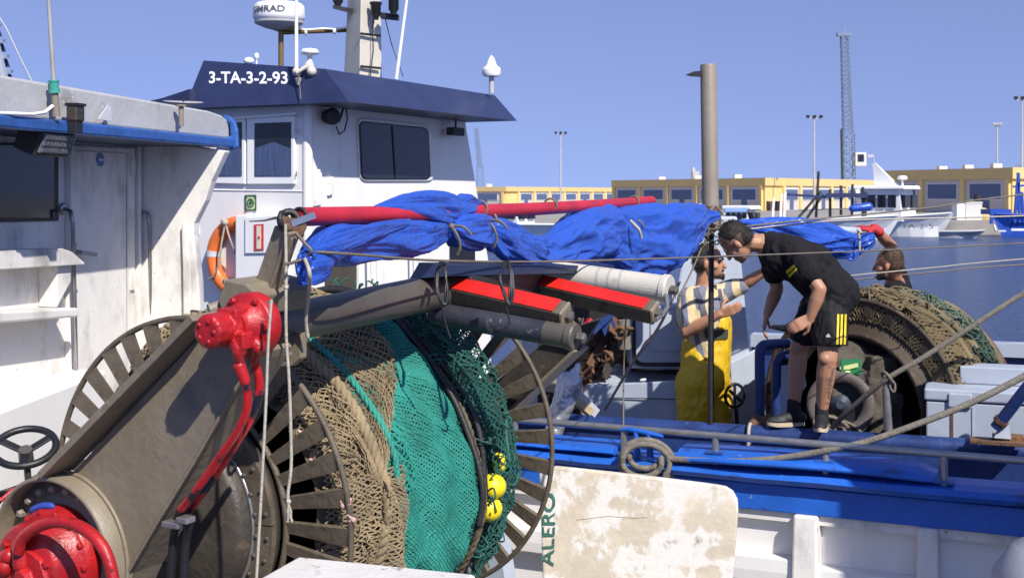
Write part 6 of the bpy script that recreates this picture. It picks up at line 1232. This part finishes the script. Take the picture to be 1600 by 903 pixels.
# ---- the man in black, bent over on the bulwark
hipL, hipR = P(1294, 486, 8.24), P(1278, 486, 8.46); kL, kR = P(1293, 560, 8.15), P(1248, 545, 8.45); aL, aR = P(1284, 644, 8.22), P(1240, 640, 8.42)
shL, shR = P(1238, 394, 8.19), P(1206, 396, 8.52); elL, elR = P(1281, 452, 8.08), P(1214, 452, 8.56); wrL, wrR = P(1266, 497, 8.10), P(1199, 490, 8.45)
aL.z = max(aL.z, 1.79); aR.z = max(aR.z, 1.79)
neck = P(1192, 381, 8.35); hc = P(1150, 377, 8.34); pel = P(1297, 464, 8.35); mid = P(1264, 414, 8.35); chest = P(1222, 398, 8.35)
pm = thing('person', 'man in black T-shirt and shorts bending over on the blue bulwark', 'person', P(1262, 672, 8.35))
b = MB(); f, u, d = head(b, hc, (-.58, .22, -.78), (-.72, 0, .70), 1.08)
b.cap(hc - u * .05 - f * .03, neck, .056, .062).cap(neck, chest, .07, .13).cap(chest, mid, .13, .125).cap(mid, pel, .125, .135).cap(shL, shR, .06, .06)
for (s, e, w, hp, k, a) in ((shL, elL, wrL, hipL, kL, aL), (shR, elR, wrR, hipR, kR, aR)):
    b.cap(s, e, .055, .043).cap(e, e.lerp(w, .35), .043, .046).cap(e.lerp(w, .35), w, .046, .029); b.cap(hp, k, .09, .062).cap(k, k.lerp(a, .3), .058, .063).cap(k.lerp(a, .3), a, .063, .036).ball(k + V((-.02, -.02, 0)), .045).cap(a, a + V((0, 0, -.06)), .036, .04)
hand(b, wrL, (-.80, -.05, -.45), (-.2, .75, -.35), 1, .45, 1.05); hand(b, wrR, (-.25, -.1, -.95), (.9, -.2, -.2), -1, .4, 1.05)
bm = remeshed(b, .006, 3); part('body', bm, M_skin, pm)
hm_ = hair(hc, f, u, d, 1.09); part('hair', hm_, M_hair, pm); strand_hair(pm, hm_, M_hair); part('hair_fade', fade(hc, f, u, d, 1.08), M_fade, pm)
s = MB().cap(neck + V((.05, 0, -.01)), chest, .085, .145).cap(chest + V((0, -.06, 0)), mid + V((0, -.06, 0)), .14, .145).cap(chest + V((0, .06, 0)), mid + V((0, .06, 0)), .14, .145).cap(mid + V((0, -.04, -.02)), pel + V((.02, -.05, .03)), .15, .150).cap(mid + V((0, .04, -.02)), pel + V((.02, .05, .03)), .15, .150)
s.cap(shL + V((-.02, .05, 0)), shL, .10, .085).cap(shL, shL.lerp(elL, .58), .082, .083).cap(shR, shR.lerp(elR, .5), .08, .08).cap(shL, shR, .085, .085).cap(neck + V((.03, 0, 0)), shL, .07, .075)
sm_ = remeshed(s, .008, 2, .016, 10); part('t_shirt', sm_, M_tee, pm); st = bvh(sm_)
for q in (((1228, 423), (1241, 413), (1243, 417), (1230, 428)), ((1231, 430), (1245, 418), (1246, 422), (1233, 434))): part('sleeve_print', drape(st, q, 6, 2), M_ystripe, pm)
s = MB().cap(pel + V((0, -.05, .0)), pel + V((0, .05, 0)), .15, .15).cap(hipL + V((.0, .02, .0)), hipL.lerp(kL, .66) + V((.015, 0, 0)), .128, .112).cap(hipR, hipR.lerp(kR, .60), .125, .105)
sh_ = remeshed(s, .008, 2, .015, 10); 
for v in sh_.v:
    v.z = max(v.z, CAMH - (540 - HY) / FPX * v.y)
part('shorts', sh_, M_shorts, pm); st = bvh(sh_)
for k in range(3): x = 1306.5 + k * 5.6; part('stripe', drape(st, ((x + 1.5, 491), (x + 4.7, 491), (x + 3.2, 538), (x, 538)), 2, 14), M_ystripe, pm)
part('shorts_logo', drape(st, ((1291, 524), (1295, 521), (1299, 527), (1291, 527)), 3, 3), M_greyfascia, pm)
tb = bvh(bm); M_tat = mat('tattoo_ink', (.20, .12, .09), .6, var=.5, scale=60, bump=0)
for k in range(34):
    y = 572 + k * 1.75 + random.uniform(-1, 1); x = 1300 - (y - 572) * .10 + random.uniform(-5, 4); w_ = random.uniform(.8, 2.4); part('tattoo', drape(tb, ((x - w_, y), (x + w_, y - 1), (x + w_ + 1, y + 1.6), (x - w_ + 1, y + 2.4)), 3, 2, .0015), M_tat, pm)
for a, t in ((aL, (-.30, -.95, 0)), (aR, (-1, -.18, 0))): part('sock', MB().cap(a + V((0, 0, .045)), a + V((0, 0, -.05)), .044, .046), M_sock, pm); shoe(pm, a, t)
solo('hand_tool', remeshed(MB().cap(P(1214, 512, 8.22), P(1232, 513, 8.18), .016, .024).cap(P(1232, 513, 8.18), P(1250, 505, 8.12), .03, .036).cap(P(1208, 511, 8.3), P(1216, 512, 8.22), .012, .016), .006, 1, .005, 40), M_black, 'short black tool gripped by the bent man', 'tool')
# ---- the man in yellow trousers
_P = P; P = lambda x, y, Y: _P(x, y, Y + .4)
ym = thing('person', 'bearded man in yellow bib trousers and striped T-shirt', 'person', V((P(1100, 500, 9.1).x, 9.5, 1.1)))
hc = P(1108, 409, 9.1); neck = P(1100, 449, 9.12); sR, sL = P(1076, 467, 8.97), P(1126, 459, 9.30); eR, eL = P(1071, 519, 8.90), P(1160, 446, 9.30); wR, wL = P(1124, 491, 8.78), P(1198, 422, 9.2)
chest = P(1100, 485, 9.12); pel = P(1099, 590, 9.12); hpR, hpL = P(1085, 600, 9.02), P(1114, 600, 9.2); fR, fL = V((P(1085, 600, 9.0).x, 9.4, 1.2)), V((P(1118, 600, 9.2).x, 9.6, 1.2))
b = MB(); f, u, d = head(b, hc, (.90, -.40, .02), (-.05, 0, 1), 1.12)
b.cap(hc - u * .05 - f * .035, neck, .058, .064).cap(neck, chest, .07, .13).cap(chest, pel, .13, .13).cap(sR, sL, .06, .06)
for (s, e, w) in ((sR, eR, wR), (sL, eL, wL)): b.cap(s, e, .055, .045).cap(e, e.lerp(w, .35), .045, .048).cap(e.lerp(w, .35), w, .048, .03)
for (h_, f_) in ((hpR, fR), (hpL, fL)): b.cap(h_, f_, .09, .045)
hand(b, wR, (.93, -.1, .35), (.1, .9, .35), 1, .28, 1.08, .03); hand(b, wL, (.85, .2, .45), (0, -.9, -.3), -1, .2, 1.05)
part('body', remeshed(b, .0065, 3), M_skin, ym); hm_ = hair(hc, f, u, d, 1.14); part('hair', hm_, M_hair, ym); strand_hair(ym, hm_, M_hair); part('hair_fade', fade(hc, f, u, d, 1.12), M_fade, ym)
q = lambda a, b_, e: hc + (d * a + f * b_ + u * e) * 1.12
part('beard', remeshed(MB().cap(q(-.028, .078, -.095), q(.028, .078, -.095), .018, .018).cap(q(0, .09, -.092), q(0, .09, -.112), .018, .014).cap(q(-.024, .094, -.056), q(.024, .094, -.056), .007, .007).cap(q(-.05, .03, -.085), q(-.028, .07, -.098), .012, .014).cap(q(.05, .03, -.085), q(.028, .07, -.098), .012, .014), .006, 1, .002, 60), M_hair, ym)
for k in (-1, 1): part('eye', MB().ell(q(.03 * k, .080, -.002), d * .014, f * .010, u * .006, 10, 8), M_black, ym); part('eyebrow', MB().cap(q(.015 * k, .094, .016), q(.046 * k, .082, .016), .006, .005), M_hair, ym)
s = MB().cap(neck - V((0, 0, .05)), chest, .085, .148).cap(chest + V((0, -.05, 0)), pel + V((-.0, -.02, .08)), .142, .138).cap(chest + V((0, .06, 0)), pel + V((0, .03, .08)), .142, .138).cap(sR, sR.lerp(eR, .62), .080, .082).cap(sL, sL.lerp(eL, .85), .08, .072).cap(sR, sL, .08, .08)
sm_ = remeshed(s, .009, 2, .010, 9); part('t_shirt', sm_, M_stripe, ym); st = bvh(sm_)
s = MB().cap(P(1116, 505, 9.08), P(1106, 590, 9.09), .115, .150).cap(P(1122, 505, 9.18), P(1110, 590, 9.16), .10, .145).cap(P(1094, 580, 9.07), P(1108, 580, 9.18), .150, .150).cap(hpR, fR, .142, .105).cap(hpL, fL, .138, .105)
s.cap(P(1088, 545, 9.08), P(1098, 590, 9.08), .11, .16)
s.cap(P(1103, 560, 8.93), P(1138, 556, 9.05), .012, .012)
tr = remeshed(s, .009, 3, .014, 9); part('bib_trousers', tr, M_oil, ym); tt = bvh(MB().add(tr.v, tr.f).add(sm_.v, sm_.f))
for poly in (((1083, 452), (1090, 449), (1104, 486), (1096, 490)), ((1096, 490), (1104, 486), (1112, 522), (1104, 522)), ((1121, 452), (1126, 452), (1134, 495), (1128, 496))): part('strap', drape(tt, poly, 3, 10, .006), M_strap, ym)
part('pouch', drape(tt, ((1100, 516), (1136, 514), (1136, 529), (1102, 531)), 8, 4, .012), M_olive, ym)
P = _P
# ---- the man with the red glove
gm = thing('person', 'man behind the net heap raising a red-gloved hand', 'person', V((P(1400, 500, 10.1).x, 10.1, 1.1)))
hc = P(1388, 413, 9.98); neck = P(1398, 443, 10.05); s1, s2 = P(1396, 456, 9.85), P(1408, 450, 10.26); e2, w2 = P(1392, 384, 10.12), P(1366, 358, 9.86); e1, w1 = P(1392, 520, 9.7), P(1370, 560, 9.6)
b = MB(); f, u, d = head(b, hc, (-.88, .42, -.05), (-.1, 0, 1), 1.05); chest = P(1408, 490, 10.08); pel = P(1408, 585, 10.08)
b.cap(hc - u * .05 - f * .03, neck, .06, .066).cap(neck, chest, .08, .13).cap(chest, pel, .13, .13).cap(s1, s2, .06, .06).cap(s2, e2, .056, .047).cap(e2, e2.lerp(w2, .4), .047, .047).cap(e2.lerp(w2, .4), w2, .047, .03).cap(s1, e1, .055, .045).cap(e1, w1, .045, .03)
for y_ in (9.98, 10.18): b.cap(P(1408, 590, y_), V((P(1408, 590, y_).x, y_, 1.15)), .09, .05)
hand(b, w2, (-.95, -.1, .05), (.0, .2, -1), 1, .35, 1.0); hand(b, w1, (-.5, -.2, -.8), (.8, 0, -.3), 1, .3)
part('body', remeshed(b, .007, 3), M_skin2, gm); hm_ = hair(hc, f, u, d, 1.06); part('hair', hm_, M_hair2, gm); strand_hair(gm, hm_, M_hair2)
g = MB().cap(w2 + V((.035, 0, -.02)), w2, .042, .043); hand(g, w2, (-.95, -.1, .05), (.0, .2, -1), 1, .42, 1.25, .005); part('glove', remeshed(g, .007, 1), M_glove, gm)
part('glove_palm', remeshed(MB().cap(w2 + V((-.03, -.02, -.03)), w2 + V((-.12, -.03, -.035)), .032, .03), .008, 1), M_black, gm)
q = lambda a, b_, e: hc + (d * a + f * b_ + u * e) * 1.05
part('beard', remeshed(MB().cap(q(-.03, .07, -.095), q(.03, .07, -.095), .022, .022).cap(q(-.055, .02, -.08), q(-.03, .06, -.098), .016, .02).cap(q(.055, .02, -.08), q(.03, .06, -.098), .016, .02), .007, 1, .002, 60), M_hair, gm)
s = MB().cap(neck + V((.03, .03, -.06)), chest, .10, .15).cap(chest + V((0, -.07, 0)), pel + V((0, -.05, 0)), .14, .14).cap(chest + V((0, .07, 0)), pel + V((0, .05, 0)), .14, .14).cap(s1, s2, .085, .085).cap(s1, s1.lerp(e1, .5), .08, .08).cap(s2, s2.lerp(e2, .35), .08, .07)
part('t_shirt', remeshed(s, .01, 2, .01, 9), M_tee, gm)
part('trousers', remeshed(MB().cap(pel, pel + V((0, 0, -.1)), .15, .15).cap(P(1408, 590, 9.98), V((P(1408, 590, 9.98).x, 9.98, 1.15)), .11, .09).cap(P(1408, 590, 10.18), V((P(1408, 590, 10.18).x, 10.18, 1.15)), .11, .09), .014, 1), M_shorts, gm)
# ------------------------------------------------------------------ ropes, lines, strings
def line(name, pts, r, m_, label, cat='rope', group=None, n=8, sm=8): return solo(name, MB().tube(spline(pts, sm), r, n), m_, label, cat, group)
line('mooring_rope', [V((6.5, 8.2, 4.4)), P(1700, 405, 7.95), P(1600, 458, 7.98), P(1500, 522, 8.02), P(1440, 560, 8.05), P(1386, 592, 8.1), P(1330, 638, 8.3), P(1300, 668, 8.45)], .0175, M_rope, 'thick rope rising from the winch to the right edge')
line('mooring_rope', [V((5.2, 6.6, 3.3)), P(1700, 535, 6.3), P(1600, 588, 6.3), P(1520, 628, 6.3), P(1440, 660, 6.32), P(1360, 688, 6.35), P(1300, 702, 6.38), P(1230, 714, 6.45), P(1160, 720, 6.52), P(1090, 719, 6.6), P(1040, 716, 6.66)], .0165, M_rope, 'thick rope from the coil sweeping up to the right edge')
line('thin_line', [P(485, 393, 3.57), P(560, 398, 3.75), P(680, 407, 4.25), P(830, 409, 5.0), P(1000, 405, 5.7), P(1200, 398, 6.6), P(1400, 390, 7.4), P(1600, 380, 8.2), P(1660, 377, 8.5), P(2200, 350, 10)], .0042, M_wire, 'long thin line crossing the picture below the tarpaulin', 'line')
line('thin_line', [P(1325, 438, 10.0), P(1460, 425, 10.0), P(1620, 412, 10.0), P(2300, 370, 10)], .006, M_wire, 'lower dark wire crossing behind the gloved man', 'line', n=6)
line('thin_line', [P(1325, 431, 9.2), P(1460, 418, 9.2), P(1620, 403, 9.2), P(2300, 350, 9.5)], .005, M_string, 'pale wire crossing the gloved man\'s neck', 'line', n=6)
line('thin_line', [P(1125, 358, 8.6), P(1300, 340, 9.2), P(1450, 325, 9.8), P(1640, 300, 10.4), P(2300, 240, 12)], .007, M_wire, 'upper wire running from the post to the right edge', 'line', n=6)
line('thin_line', [P(1135, 362, 8.7), P(1230, 352, 9.0), P(1330, 344, 9.3), P(1640, 336, 10.4), P(2300, 310, 12)], .007, M_string, 'pale wire just under the upper wire', 'line', n=6)
hs = thing('hanging_string', 'long pale string hanging down over the drum hub', 'string', P(405, 903, 3.7)); part('cord', MB().tube(spline([P(424, 468, 3.40), P(419, 540, 3.39), P(416, 620, 3.38), P(411, 720, 3.37), P(405, 830, 3.37), P(400, 915, 3.36)]), .0042, 6), M_string, hs)
hs = thing('hanging_string', 'pale string with frayed knotted end hanging before the slats', 'string', P(452, 815, 3.57)); part('cord', MB().tube(spline([P(446, 350, 3.57), P(447, 420, 3.57), P(447, 520, 3.57), P(452, 600, 3.57), P(455, 700, 3.57), P(454, 740, 3.57), P(450, 770, 3.57), P(451, 792, 3.57)]), .0048, 6), M_string, hs)
mb = MB().ball(P(451, 783, 3.57), .0075, 8, 6).ball(P(447, 449, 3.57), .0075, 8, 6)
for k in range(12): c = P(451, 786, 3.57); mb.tube([c, c + V((random.uniform(-.008, .008), random.uniform(-.006, .006), -.022)), c + V((random.uniform(-.013, .013), random.uniform(-.01, .01), -.05))], .0018, 4)
part('frayed_end', mb, M_string, hs)
line('hanging_string', [P(476, 404, 3.59), P(484, 430, 3.5), P(481, 470, 3.68), P(478, 500, 3.72), P(481, 527, 3.74)], .006, M_string, 'doubled pale string looped over the beam under the tarpaulin tip', 'string', n=6)
line('tie_wire', [P(447, 413, 3.5), P(470, 406, 3.59), P(486, 393, 3.57), P(478, 382, 3.57), P(462, 364, 3.57)], .005, M_wire, 'brown tie wire from strut to tarpaulin tip', 'wire', n=6)
line('stay_wire', [P(300, 487, 5.2), P(318, 490, 4.6), P(345, 497, 4.1)], .009, M_dark, 'dark stay wire reaching the motor from the left', 'wire', n=6)
line('ring_wire', [P(390, 346, 10.4), P(410, 345, 8), P(430, 341, 5), P(447, 340, 3.6)], .006, M_wire, 'wire from boom end towards the life ring', 'wire', n=6)
line('hang_line', [P(986, 345, 6.6), P(984, 400, 6.6), P(982, 440, 6.6), P(975, 560, 7.0), P(974, 700, 6.85)], .005, M_wire, 'thin vertical line from the tarpaulin knot down to the rail', 'line', n=6)
line('hang_line', [P(1062, 440, 6.4), P(1030, 510, 6.6), P(990, 565, 6.8), P(945, 640, 7.2)], .008, M_rope, 'slanting rope from the rollers to the blue bulwark', 'line', n=6)
line('hang_line', [P(1062, 462, 7.4), P(1080, 425, 7.6), P(1096, 388, 8.2)], .006, M_wire, 'short line rising from the rollers to the thin post', 'line', n=6)
line('bundle_string', [P(985, 345, 6.4), P(992, 352, 6.38), P(999, 360, 6.38), P(1002, 372, 6.4)], .008, M_string, 'frayed tie on the right lobe of the tarpaulin', 'string', n=6)
